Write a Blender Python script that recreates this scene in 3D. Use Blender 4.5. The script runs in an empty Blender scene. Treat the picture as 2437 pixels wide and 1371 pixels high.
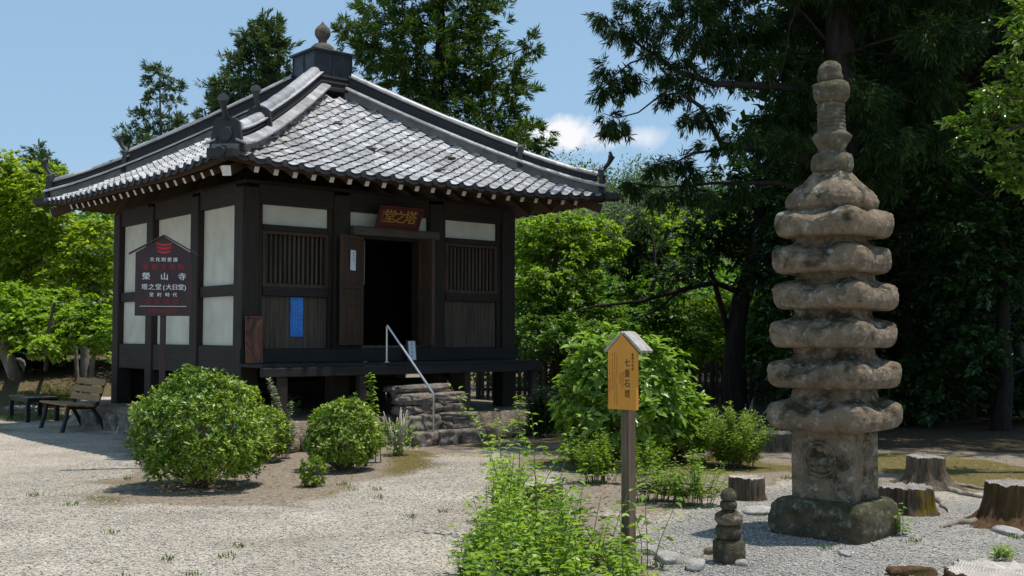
import bpy, bmesh, math, random
import numpy as np
from mathutils import Vector, Matrix, noise
R_ = math.radians
rng = np.random.default_rng(7)
random.seed(7)
SC = bpy.context.scene
COL = SC.collection

# ------------------------------------------------------------------ camera
F_PX, PITCH, ROLL, CAM_H = 2600.0, 0.0435, -0.0024, 1.5
cam_d = bpy.data.cameras.new('camera'); cam = bpy.data.objects.new('camera', cam_d); COL.objects.link(cam)
cam_d.sensor_fit = 'HORIZONTAL'; cam_d.sensor_width = 36.0; cam_d.lens = 36.0 * F_PX / 2437.0
cam_d.clip_start = 0.05; cam_d.clip_end = 3000
cam.matrix_world = Matrix.Translation((0, 0, CAM_H)) @ Matrix.Rotation(math.pi / 2 + PITCH, 4, 'X') @ Matrix.Rotation(-ROLL, 4, 'Z')
SC.camera = cam

# ------------------------------------------------------------------ light
SUN_EL, SUN_AZ = R_(74), R_(8)      # azimuth of the direction TO the sun, from +X towards +Y
S_DIR = Vector((math.cos(SUN_EL) * math.cos(SUN_AZ), math.cos(SUN_EL) * math.sin(SUN_AZ), math.sin(SUN_EL)))
sun_d = bpy.data.lights.new('sun', 'SUN'); sun = bpy.data.objects.new('sun', sun_d); COL.objects.link(sun)
sun_d.energy = 4.8; sun_d.angle = R_(0.5); sun_d.color = (1.0, 0.955, 0.88)
sun.rotation_euler = (-S_DIR).to_track_quat('-Z', 'Y').to_euler()
sun.location = (10, 0, 40)

world = bpy.data.worlds.new('World'); SC.world = world; world.use_nodes = True
wt = world.node_tree; wt.nodes.clear()
def wn(t, **k):
    n = wt.nodes.new(t)
    for a, b in k.items(): setattr(n, a, b)
    return n
sky = wn('ShaderNodeTexSky', sky_type='NISHITA', sun_disc=False)
sky.sun_elevation = SUN_EL; sky.sun_rotation = R_(90) - SUN_AZ
sky.altitude = 200; sky.air_density = 1.0; sky.dust_density = 0.6; sky.ozone_density = 1.2
bg = wn('ShaderNodeBackground'); wo = wn('ShaderNodeOutputWorld')
bg.inputs['Strength'].default_value = 0.115
# a small fair-weather cloud low over the hill, plus faint wisps
geo = wn('ShaderNodeTexCoord')
nz = wn('ShaderNodeTexNoise'); nz.inputs['Scale'].default_value = 26.0; nz.inputs['Detail'].default_value = 7.0; nz.inputs['Roughness'].default_value = 0.55
wt.links.new(geo.outputs['Generated'], nz.inputs['Vector'])
def wmath(op, a, b=None, c=None):
    n = wn('ShaderNodeMath', operation=op)
    for i, v in enumerate((a, b, c)):
        if v is None: continue
        if isinstance(v, (int, float)): n.inputs[i].default_value = v
        else: wt.links.new(v, n.inputs[i])
    return n.outputs[0]
sep = wn('ShaderNodeSeparateXYZ'); wt.links.new(geo.outputs['Generated'], sep.inputs[0])
def cloud(cx, cz, rx, rz, thr, soft, flat):
    dx = wmath('DIVIDE', wmath('SUBTRACT', wmath('DIVIDE', sep.outputs[0], sep.outputs[1]), cx), rx)
    dz0 = wmath('SUBTRACT', wmath('DIVIDE', sep.outputs[2], sep.outputs[1]), cz)
    dz = wmath('DIVIDE', dz0, rz)
    d = wmath('SQRT', wmath('ADD', wmath('MULTIPLY', dx, dx), wmath('MULTIPLY', dz, dz)))
    v = wmath('SUBTRACT', wmath('ADD', wmath('SUBTRACT', 1.0, d), wmath('MULTIPLY', wmath('SUBTRACT', nz.outputs[0], 0.5), flat)), thr)
    v = wmath('MULTIPLY', v, 1.0 / soft)
    n = wn('ShaderNodeClamp'); wt.links.new(v, n.inputs[0])
    pos = wn('ShaderNodeMath', operation='GREATER_THAN'); wt.links.new(sep.outputs[1], pos.inputs[0]); pos.inputs[1].default_value = 0.05
    return wmath('MULTIPLY', n.outputs[0], pos.outputs[0])
c1 = cloud(0.056, 0.183, 0.046, 0.024, 0.16, 0.55, 2.3)
c2 = cloud(0.112, 0.183, 0.055, 0.014, 0.25, 1.0, 2.3)
cm = wmath('MAXIMUM', c1, wmath('MULTIPLY', c2, 0.75))
mixc = wn('ShaderNodeMixRGB'); mixc.inputs[2].default_value = (8.4, 8.4, 8.7, 1)
hsv = wn('ShaderNodeMixRGB'); hsv.inputs[0].default_value = 0.62; hsv.inputs[2].default_value = (3.3, 5.35, 7.5, 1)
wt.links.new(sky.outputs[0], hsv.inputs[1])
wt.links.new(hsv.outputs[0], mixc.inputs[1]); wt.links.new(cm, mixc.inputs[0])
wt.links.new(mixc.outputs[0], bg.inputs['Color']); wt.links.new(bg.outputs[0], wo.inputs['Surface'])

SC.view_settings.view_transform = 'Standard'; SC.view_settings.look = 'None'
SC.view_settings.exposure = 0.0; SC.view_settings.gamma = 1.0
try:
    SC.cycles.max_bounces = 6; SC.cycles.diffuse_bounces = 3; SC.cycles.glossy_bounces = 2; SC.cycles.transmission_bounces = 4; SC.cycles.transparent_max_bounces = 4
except Exception: pass

# ------------------------------------------------------------------ layout helpers
def ray(px, py):
    a, b = px - 1218.5, 685.5 - py
    cr, sr = math.cos(ROLL), math.sin(ROLL)
    u, v = a * cr + b * sr, -a * sr + b * cr
    c, s = math.cos(PITCH), math.sin(PITCH)
    return Vector((u, F_PX * c - v * s, F_PX * s + v * c)) / F_PX
def at(px, py, Y):
    r = ray(px, py); return Vector((0, 0, CAM_H)) + r * (Y / r.y)
def G(px, py, z=0.0):
    r = ray(px, py); return Vector((0, 0, CAM_H)) + r * ((z - CAM_H) / r.z)
TH, X0, Y0 = 0.6962, -3.5813, 14.7009
CT, ST = math.cos(TH), math.sin(TH)
def HW(u, v, z=0.0): return Vector((X0 + u * CT - v * ST, Y0 + u * ST + v * CT, z))
def HL(x, y):
    dx, dy = x - X0, y - Y0
    return CT * dx + ST * dy, -ST * dx + CT * dy

# ------------------------------------------------------------------ materials
def new_mat(name):
    m = bpy.data.materials.new(name); m.use_nodes = True
    t = m.node_tree; t.nodes.clear()
    o = t.nodes.new('ShaderNodeOutputMaterial'); p = t.nodes.new('ShaderNodeBsdfPrincipled')
    t.links.new(p.outputs[0], o.inputs[0])
    return m, t, p, o
def node(t, kind, **k):
    n = t.nodes.new(kind)
    for a, b in k.items():
        if a.startswith('i_'): n.inputs[a[2:].replace('_', ' ')].default_value = b
        else: setattr(n, a, b)
    return n
def ramp(t, fac, cols, pos=None):
    r = t.nodes.new('ShaderNodeValToRGB')
    n = len(cols)
    pos = pos or [i / (n - 1) for i in range(n)]
    while len(r.color_ramp.elements) < n: r.color_ramp.elements.new(0.5)
    for e, c, p in zip(r.color_ramp.elements, cols, pos):
        e.position = p; e.color = (c[0], c[1], c[2], 1)
    t.links.new(fac, r.inputs[0])
    return r.outputs[0]
def coords(t, scale=(1, 1, 1), kind='Object', rot=(0, 0, 0)):
    c = t.nodes.new('ShaderNodeTexCoord'); m = t.nodes.new('ShaderNodeMapping')
    m.inputs['Scale'].default_value = scale; m.inputs['Rotation'].default_value = rot
    t.links.new(c.outputs[kind], m.inputs[0])
    return m.outputs[0]
def bump(t, p, h, strength=0.4, dist=0.01):
    b = t.nodes.new('ShaderNodeBump'); b.inputs['Strength'].default_value = strength; b.inputs['Distance'].default_value = dist
    t.links.new(h, b.inputs['Height']); t.links.new(b.outputs[0], p.inputs['Normal'])
def mixrgb(t, fac, a, b, mode='MIX'):
    n = t.nodes.new('ShaderNodeMixRGB'); n.blend_type = mode
    for i, v in ((0, fac), (1, a), (2, b)):
        if isinstance(v, (int, float)): n.inputs[i].default_value = v
        elif isinstance(v, tuple): n.inputs[i].default_value = (*v, 1)
        else: t.links.new(v, n.inputs[i])
    return n.outputs[0]
def simple(name, col, rough=0.6, metal=0.0, var=0.25, scale=8.0, bmp=0.15):
    m, t, p, o = new_mat(name)
    n = node(t, 'ShaderNodeTexNoise', i_Scale=scale, i_Detail=6.0)
    t.links.new(coords(t), n.inputs['Vector'])
    a = tuple(c * (1 - var) for c in col); b = tuple(min(1, c * (1 + var)) for c in col)
    t.links.new(ramp(t, n.outputs[0], [a, b], [0.3, 0.7]), p.inputs['Base Color'])
    p.inputs['Roughness'].default_value = rough; p.inputs['Metallic'].default_value = metal
    if bmp: bump(t, p, n.outputs[0], bmp, 0.01)
    return m
def wood(name, dark, light, axis='Z', rough=0.75, scale=1.0):
    m, t, p, o = new_mat(name)
    sc = {'X': (2, 38, 38), 'Y': (38, 2, 38), 'Z': (38, 38, 2)}[axis]
    v = coords(t, tuple(s * scale for s in sc))
    n = node(t, 'ShaderNodeTexNoise', i_Scale=1.0, i_Detail=8.0, i_Roughness=0.65, i_Distortion=0.4)
    t.links.new(v, n.inputs['Vector'])
    n2 = node(t, 'ShaderNodeTexNoise', i_Scale=1.6, i_Detail=4.0); t.links.new(coords(t), n2.inputs['Vector'])
    c1 = ramp(t, n.outputs[0], [dark, light], [0.32, 0.72])
    c2 = mixrgb(t, n2.outputs[0], (0.55, 0.55, 0.55), (1.35, 1.3, 1.25))
    t.links.new(mixrgb(t, 1.0, c1, c2, 'MULTIPLY'), p.inputs['Base Color'])
    p.inputs['Roughness'].default_value = rough
    bump(t, p, n.outputs[0], 0.35, 0.006)
    return m
def leafmat(name, cols, trans=0.4, rough=0.42, tcol=None, spec=0.45):
    m, t, p, o = new_mat(name)
    g = t.nodes.new('ShaderNodeNewGeometry')
    n = node(t, 'ShaderNodeTexNoise', i_Scale=1.3, i_Detail=3.0)
    t.links.new(coords(t), n.inputs['Vector'])
    a = t.nodes.new('ShaderNodeMath'); a.operation = 'MULTIPLY_ADD'
    t.links.new(n.outputs[0], a.inputs[0]); a.inputs[1].default_value = 1.1
    s = t.nodes.new('ShaderNodeMath'); s.operation = 'SUBTRACT'
    t.links.new(g.outputs['Random Per Island'], s.inputs[0]); s.inputs[1].default_value = 0.55
    t.links.new(s.outputs[0], a.inputs[2])
    c = ramp(t, a.outputs[0], cols, [i / (len(cols) - 1) for i in range(len(cols))])
    t.links.new(c, p.inputs['Base Color']); p.inputs['Roughness'].default_value = rough
    p.inputs['Specular IOR Level'].default_value = spec
    tr = t.nodes.new('ShaderNodeBsdfTranslucent')
    t.links.new(mixrgb(t, 1.0, c, tcol or (1.5, 1.6, 0.55), 'MULTIPLY'), tr.inputs[0])
    mx = t.nodes.new('ShaderNodeMixShader'); mx.inputs[0].default_value = trans
    t.links.new(p.outputs[0], mx.inputs[1]); t.links.new(tr.outputs[0], mx.inputs[2]); t.links.new(mx.outputs[0], o.inputs[0])
    return m
def stone(name, dark, light, moss=None, lichen=None, mossamt=0.5, scale=1.0, rough=0.9, rust=None):
    m, t, p, o = new_mat(name)
    v = coords(t, (scale,) * 3)
    n = node(t, 'ShaderNodeTexNoise', i_Scale=5.0, i_Detail=10.0, i_Roughness=0.7); t.links.new(v, n.inputs['Vector'])
    nf = node(t, 'ShaderNodeTexNoise', i_Scale=55.0, i_Detail=6.0, i_Roughness=0.7); t.links.new(v, nf.inputs['Vector'])
    c = ramp(t, n.outputs[0], [dark, light], [0.3, 0.72])
    c = mixrgb(t, 0.55, c, ramp(t, nf.outputs[0], [tuple(x * .35 for x in light), tuple(min(1, x * 1.6) for x in light)], [.32, .7]), 'OVERLAY')
    if rust:
        nr = node(t, 'ShaderNodeTexNoise', i_Scale=2.6, i_Detail=6.0); t.links.new(v, nr.inputs['Vector'])
        c = mixrgb(t, ramp(t, nr.outputs[0], [(0,) * 3, (1,) * 3], [.5, .66]), c, rust)
    if moss:
        nm = node(t, 'ShaderNodeTexNoise', i_Scale=3.4, i_Detail=9.0, i_Roughness=0.65); t.links.new(coords(t, (scale * 1.0, scale * 1.0, scale * 1.3)), nm.inputs['Vector'])
        gN = t.nodes.new('ShaderNodeNewGeometry'); sN = t.nodes.new('ShaderNodeSeparateXYZ'); t.links.new(gN.outputs['Normal'], sN.inputs[0])
        up = t.nodes.new('ShaderNodeMath'); up.operation = 'MULTIPLY_ADD'; t.links.new(sN.outputs[2], up.inputs[0]); up.inputs[1].default_value = .10; t.links.new(nm.outputs[0], up.inputs[2])
        c = mixrgb(t, ramp(t, up.outputs[0], [(0,) * 3, (.92,) * 3], [1.02 - mossamt, 1.16 - mossamt]), c, moss)
    if lichen:
        nl = node(t, 'ShaderNodeTexVoronoi', i_Scale=11.0); t.links.new(v, nl.inputs['Vector'])
        nm2 = node(t, 'ShaderNodeTexNoise', i_Scale=4.0, i_Detail=8.0, i_Roughness=.75); t.links.new(coords(t, (scale * 1.7,) * 3), nm2.inputs['Vector'])
        l1 = ramp(t, nm2.outputs[0], [(0,) * 3, (.8,) * 3], [.53, .63])
        l2 = ramp(t, nl.outputs[0], [(1,) * 3, (.25,) * 3], [.2, .7])
        c = mixrgb(t, mixrgb(t, 1.0, l1, l2, 'MULTIPLY'), c, lichen)
    t.links.new(c, p.inputs['Base Color']); p.inputs['Roughness'].default_value = rough
    p.inputs['Specular IOR Level'].default_value = 0.2
    ad = t.nodes.new('ShaderNodeMath'); ad.operation = 'MULTIPLY_ADD'
    t.links.new(nf.outputs[0], ad.inputs[0]); ad.inputs[1].default_value = 0.6; t.links.new(n.outputs[0], ad.inputs[2])
    bump(t, p, ad.outputs[0], 1.0, 0.03)
    return m

M = {}
M['dark_wood'] = wood('dark_wood', (0.008, 0.005, 0.0033), (0.040, 0.0255, 0.016), 'Z')
M['dark_beam'] = wood('dark_beam', (0.008, 0.005, 0.0033), (0.036, 0.023, 0.015), 'X')
M['dark_beam_side'] = wood('dark_beam_side', (0.008, 0.005, 0.0033), (0.036, 0.023, 0.015), 'Y')
M['eave_wood'] = wood('eave_wood', (0.030, 0.016, 0.008), (0.085, 0.044, 0.020), 'Y')
M['board_wood'] = wood('board_wood', (0.040, 0.028, 0.020), (0.135, 0.100, 0.074), 'Z', 0.85, 0.7)
M['door_wood'] = wood('door_wood', (0.030, 0.0155, 0.009), (0.100, 0.054, 0.030), 'Z')
M['grey_wood'] = wood('grey_wood', (0.025, 0.021, 0.018), (0.13, 0.112, 0.095), 'X', 0.9)
M['deck_wood'] = wood('deck_wood', (0.008, 0.007, 0.0065), (0.024, 0.021, 0.019), 'X', 0.8)
M['post_wood'] = wood('post_wood', (0.085, 0.058, 0.038), (0.235, 0.165, 0.108), 'Z', 0.85)
M['sign_roof_wood'] = wood('sign_roof_wood', (0.22, 0.20, 0.19), (0.50, 0.47, 0.45), 'X', 0.85)
M['slat_wood'] = wood('slat_wood', (0.20, 0.10, 0.03), (0.42, 0.23, 0.08), 'Y', 0.6)
def plaster():
    m, t, p, o = new_mat('plaster')
    n = node(t, 'ShaderNodeTexNoise', i_Scale=1.0, i_Detail=7.0, i_Roughness=.65); t.links.new(coords(t, (3, 3, .7)), n.inputs['Vector'])
    n2 = node(t, 'ShaderNodeTexNoise', i_Scale=2.2, i_Detail=6.0); t.links.new(coords(t), n2.inputs['Vector'])
    c = mixrgb(t, 1.0, ramp(t, n.outputs[0], [(.55, .53, .44), (.63, .615, .52)], [.3, .62]), ramp(t, n2.outputs[0], [(.86, .85, .82), (1.06, 1.06, 1.06)], [.3, .6]), 'MULTIPLY')
    n3 = node(t, 'ShaderNodeTexNoise', i_Scale=16.0, i_Detail=4.0); t.links.new(coords(t), n3.inputs['Vector'])
    c = mixrgb(t, ramp(t, n3.outputs[0], [(0,) * 3, (.6,) * 3], [.70, .76]), c, (.20, .17, .13))
    t.links.new(c, p.inputs['Base Color']); p.inputs['Roughness'].default_value = .88; bump(t, p, n2.outputs[0], .12, .01)
    return m
M['plaster'] = plaster()
M['white_paint'] = simple('white_paint', (0.72, 0.71, 0.68), 0.7, 0, 0.14, 18.0, 0)
M['grey_plaster'] = simple('grey_plaster', (0.19, 0.185, 0.175), 0.9, 0, 0.25, 6.0, 0.2)
M['paper'] = simple('paper', (0.75, 0.77, 0.80), 0.8, 0, 0.05, 10, 0)
M['blue_sheet'] = simple('blue_sheet', (0.018, 0.19, 0.62), 0.55, 0, 0.12, 4, 0)
M['pale_ink'] = simple('pale_ink', (0.22, 0.45, 0.78), 0.6, 0, 0.1, 10, 0)
M['ink'] = simple('ink', (0.02, 0.016, 0.013), 0.7, 0, 0.1, 10, 0)
M['blue_ink'] = simple('blue_ink', (0.12, 0.18, 0.33), 0.7, 0, 0.1, 10, 0)
M['white_ink'] = simple('white_ink', (0.78, 0.78, 0.80), 0.6, 0, 0.05, 10, 0)
M['red_ink'] = simple('red_ink', (0.52, 0.018, 0.03), 0.6, 0, 0.1, 10, 0)
M['dim_red_ink'] = simple('dim_red_ink', (0.30, 0.014, 0.02), 0.6, 0, 0.25, 25, 0)
M['orange_red_ink'] = simple('orange_red_ink', (0.45, 0.07, 0.015), 0.6, 0, 0.1, 10, 0)
M['maroon_board'] = simple('maroon_board', (0.040, 0.016, 0.017), 0.5, 0, 0.2, 5, 0)
M['yellow_board'] = simple('yellow_board', (0.66, 0.27, 0.022), 0.6, 0, 0.07, 6, 0.03)
M['gold'] = simple('gold', (0.42, 0.25, 0.035), 0.45, 0.3, 0.2, 20, 0)
M['plaque_red'] = wood('plaque_red', (0.045, 0.008, 0.005), (0.10, 0.018, 0.009), 'X')
M['plaque_frame'] = wood('plaque_frame', (0.05, 0.009, 0.006), (0.11, 0.018, 0.01), 'X')
M['black_iron'] = simple('black_iron', (0.012, 0.013, 0.015), 0.5, 0.2, 0.2, 10, 0.05)
M['black_slat'] = wood('black_slat', (0.02, 0.021, 0.022), (0.06, 0.062, 0.064), 'Y', 0.6)
M['steel'] = simple('steel', (0.62, 0.60, 0.58), 0.28, 1.0, 0.06, 12, 0)
M['copper'] = None
def copper():
    m, t, p, o = new_mat('copper_sheet')
    n = node(t, 'ShaderNodeTexNoise', i_Scale=5.0, i_Detail=8.0, i_Roughness=.7, i_Distortion=1.2); t.links.new(coords(t, (1, 1, .5)), n.inputs['Vector'])
    t.links.new(ramp(t, n.outputs[0], [(0.035, .018, .013), (0.16, .055, .03), (0.42, .16, .08)], [.35, .5, .68]), p.inputs['Base Color'])
    p.inputs['Metallic'].default_value = 0.35; p.inputs['Roughness'].default_value = 0.45
    return m
M['copper'] = copper()
def tilemat(name, lo, hi, rough=0.42, spec=0.5):
    m, t, p, o = new_mat(name)
    g = t.nodes.new('ShaderNodeNewGeometry')
    n = node(t, 'ShaderNodeTexNoise', i_Scale=9.0, i_Detail=8.0, i_Roughness=.65); t.links.new(coords(t), n.inputs['Vector'])
    nb = node(t, 'ShaderNodeTexNoise', i_Scale=1.1, i_Detail=3.0); t.links.new(coords(t), nb.inputs['Vector'])
    c = ramp(t, g.outputs['Random Per Island'], [lo, hi])
    c = mixrgb(t, 1.0, c, ramp(t, n.outputs[0], [(.62, .61, .6), (1.1, 1.1, 1.12)], [.3, .62]), 'MULTIPLY')
    c = mixrgb(t, 1.0, c, ramp(t, nb.outputs[0], [(.75, .74, .72), (1.1, 1.1, 1.1)], [.35, .6]), 'MULTIPLY')
    nd = node(t, 'ShaderNodeTexNoise', i_Scale=3.7, i_Detail=7.0, i_Roughness=.7); t.links.new(coords(t, (1.3, 1.3, 1.3)), nd.inputs['Vector'])
    c = mixrgb(t, ramp(t, nd.outputs[0], [(0,) * 3, (.8,) * 3], [.66, .74]), c, (.13, .10, .07))
    t.links.new(c, p.inputs['Base Color']); p.inputs['Roughness'].default_value = rough
    p.inputs['Specular IOR Level'].default_value = spec
    bump(t, p, n.outputs[0], 0.2, 0.005)
    return m
M['tile'] = tilemat('roof_tile', (.34, .332, .328), (.53, .522, .52), .48, .7)
M['ridge_tile'] = tilemat('ridge_tile', (.27, .265, .265), (.50, .495, .495))
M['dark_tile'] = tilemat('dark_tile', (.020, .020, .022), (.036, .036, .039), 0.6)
M['roof_box'] = simple('roof_box', (.032, .036, .044), 0.5, 0.1, 0.4, 7, .1)
M['finial'] = stone('finial_stone', (.10, .085, .075), (.30, .26, .22), None, None, 0.3, 2.0, .8)
M['tower'] = stone('tower_stone', (.10, .080, .060), (.43, .355, .27), (.040, .036, .016), (.50, .49, .44), 0.50, 1.6, .92, (.27, .20, .13))
M['tower_top'] = stone('tower_top_stone', (.115, .10, .075), (.31, .27, .20), (.095, .085, .03), (.50, .49, .42), 0.50, 2.4, .92)
M['tower_base'] = stone('tower_base_stone', (.07, .062, .044), (.27, .225, .165), (.055, .056, .022), (.36, .37, .30), 0.53, 1.6, .95)
M['step_stone'] = stone('step_stone', (.10, .085, .075), (.42, .375, .33), None, (.55, .52, .47), 0.4, 1.5, .9, (.20, .145, .115))
M['edge_stone'] = stone('edge_stone', (.13, .105, .075), (.42, .36, .27), (.09, .085, .03), (.5, .47, .38), 0.46, 1.7, .9)
M['pale_stone'] = stone('pale_stone', (.28, .27, .26), (.58, .56, .53), None, None, 0.4, 1.5, .9)
M['bark'] = None
def bark(name, dark, light, sc=(14, 14, 2.2), moss=None):
    m, t, p, o = new_mat(name)
    n = node(t, 'ShaderNodeTexNoise', i_Scale=1.0, i_Detail=9.0, i_Roughness=.7, i_Distortion=.6); t.links.new(coords(t, sc), n.inputs['Vector'])
    c = ramp(t, n.outputs[0], [dark, light], [.32, .7])
    if moss:
        nm = node(t, 'ShaderNodeTexNoise', i_Scale=4.0, i_Detail=6.0); t.links.new(coords(t), nm.inputs['Vector'])
        c = mixrgb(t, ramp(t, nm.outputs[0], [(0,) * 3, (1,) * 3], [.5, .6]), c, moss)
    t.links.new(c, p.inputs['Base Color']); p.inputs['Roughness'].default_value = .9; p.inputs['Specular IOR Level'].default_value = .15
    bump(t, p, n.outputs[0], .9, .03)
    return m
M['bark'] = bark('bark', (.035, .026, .02), (.13, .10, .08))
M['dark_bark'] = bark('dark_bark', (.012, .010, .009), (.05, .04, .034))
M['grey_bark'] = bark('grey_bark', (.09, .08, .07), (.30, .27, .24), (7, 7, 3))
M['stump_bark'] = bark('stump_bark', (.04, .028, .018), (.20, .155, .11), (22, 22, 3))
M['stump_moss_bark'] = bark('stump_moss_bark', (.035, .026, .017), (.16, .12, .08), (22, 22, 3), (.14, .095, .012))
M['brown_stump_bark'] = bark('brown_stump_bark', (.045, .025, .012), (.17, .10, .05), (22, 22, 3), (.07, .06, .015))
M['root_wood'] = bark('root_wood', (.16, .13, .10), (.42, .36, .30), (10, 10, 10))
def cutface(name, a, b):
    m, t, p, o = new_mat(name)
    n = node(t, 'ShaderNodeTexNoise', i_Scale=7.0, i_Detail=8.0, i_Roughness=.7); t.links.new(coords(t), n.inputs['Vector'])
    c = ramp(t, n.outputs[0], [a, b], [.3, .7])
    w = node(t, 'ShaderNodeTexWave', wave_type='RINGS', rings_direction='Z', i_Scale=16.0, i_Distortion=3.5, i_Detail=3.0); t.links.new(coords(t), w.inputs['Vector'])
    c = mixrgb(t, 1.0, c, ramp(t, w.outputs[0], [(.6, .57, .54), (1.05, 1.04, 1.03)], [.1, .6]), 'MULTIPLY')
    nk = node(t, 'ShaderNodeTexNoise', i_Scale=2.4, i_Detail=6.0, i_Roughness=.8); t.links.new(coords(t), nk.inputs['Vector'])
    c = mixrgb(t, ramp(t, nk.outputs[0], [(0,) * 3, (.85,) * 3], [.56, .66]), c, (.07, .055, .045))
    t.links.new(c, p.inputs['Base Color']); p.inputs['Roughness'].default_value = .9
    bump(t, p, n.outputs[0], .7, .02)
    return m
M['cut_pale'] = cutface('cut_pale', (.28, .24, .21), (.60, .55, .50))
M['cut_grey'] = cutface('cut_grey', (.14, .12, .105), (.40, .36, .33))
M['moss_clump'] = simple('moss_clump', (.12, .085, .05), .95, 0, .5, 30, .6)
M['twig'] = simple('twig', (.16, .11, .075), .85, 0, .3, 20, 0)
M['dry_twig'] = simple('dry_twig', (.40, .34, .26), .85, 0, .25, 20, 0)
M['green_stem'] = simple('green_stem', (.12, .17, .045), .7, 0, .3, 20, 0)
# foliage
M['azalea'] = leafmat('azalea_leaf', [(.03, .075, .008), (.10, .19, .014), (.23, .34, .028), (.42, .49, .06)], .26, .38)
M['hydrangea'] = leafmat('hydrangea_leaf', [(.08, .15, .022), (.20, .32, .045), (.36, .48, .10)], .42, .32, (1.4, 1.5, .6))
M['spirea'] = leafmat('spirea_leaf', [(.10, .175, .02), (.21, .31, .04), (.35, .43, .07)], .36, .45)
M['weed'] = leafmat('weed_leaf', [(.10, .185, .016), (.205, .32, .026), (.33, .45, .055)], .38, .42)
M['camellia'] = leafmat('camellia_leaf', [(.018, .05, .009), (.045, .10, .018), (.09, .165, .03)], .15, .28, None, .6)
M['variegated'] = leafmat('variegated_leaf', [(.10, .15, .07), (.34, .38, .24), (.62, .62, .46)], .25, .4, (1.2, 1.3, .9))
M['maple'] = leafmat('maple_leaf', [(.10, .17, .02), (.20, .31, .035), (.32, .43, .06)], .56, .5)
M['yellow_maple'] = leafmat('yellow_maple_leaf', [(.11, .165, .018), (.225, .315, .03), (.37, .43, .055)], .56, .5)
M['mid_leaf'] = leafmat('mid_leaf', [(.05, .11, .018), (.11, .215, .032), (.21, .335, .055)], .46, .45)
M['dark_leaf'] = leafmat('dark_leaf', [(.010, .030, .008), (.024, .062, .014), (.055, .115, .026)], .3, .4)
M['gloss_leaf'] = leafmat('gloss_leaf', [(.05, .11, .014), (.12, .21, .028), (.22, .31, .045)], .32, .28, None, .6)
M['cedar'] = leafmat('cedar_needles', [(.02, .05, .010), (.055, .105, .016), (.12, .17, .026)], .34, .6, None, .2)
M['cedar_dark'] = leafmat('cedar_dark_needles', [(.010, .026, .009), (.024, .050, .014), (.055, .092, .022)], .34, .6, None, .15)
M['cedar_far'] = leafmat('cedar_far_needles', [(.032, .06, .022), (.065, .105, .034), (.12, .165, .046)], .25, .6)
M['hill_leaf'] = leafmat('hill_leaf', [(.040, .080, .034), (.085, .140, .050), (.16, .20, .065)], .2, .7)
M['grass'] = leafmat('grass_blade', [(.05, .10, .012), (.10, .17, .02), (.17, .22, .035)], .3, .5)

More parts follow.
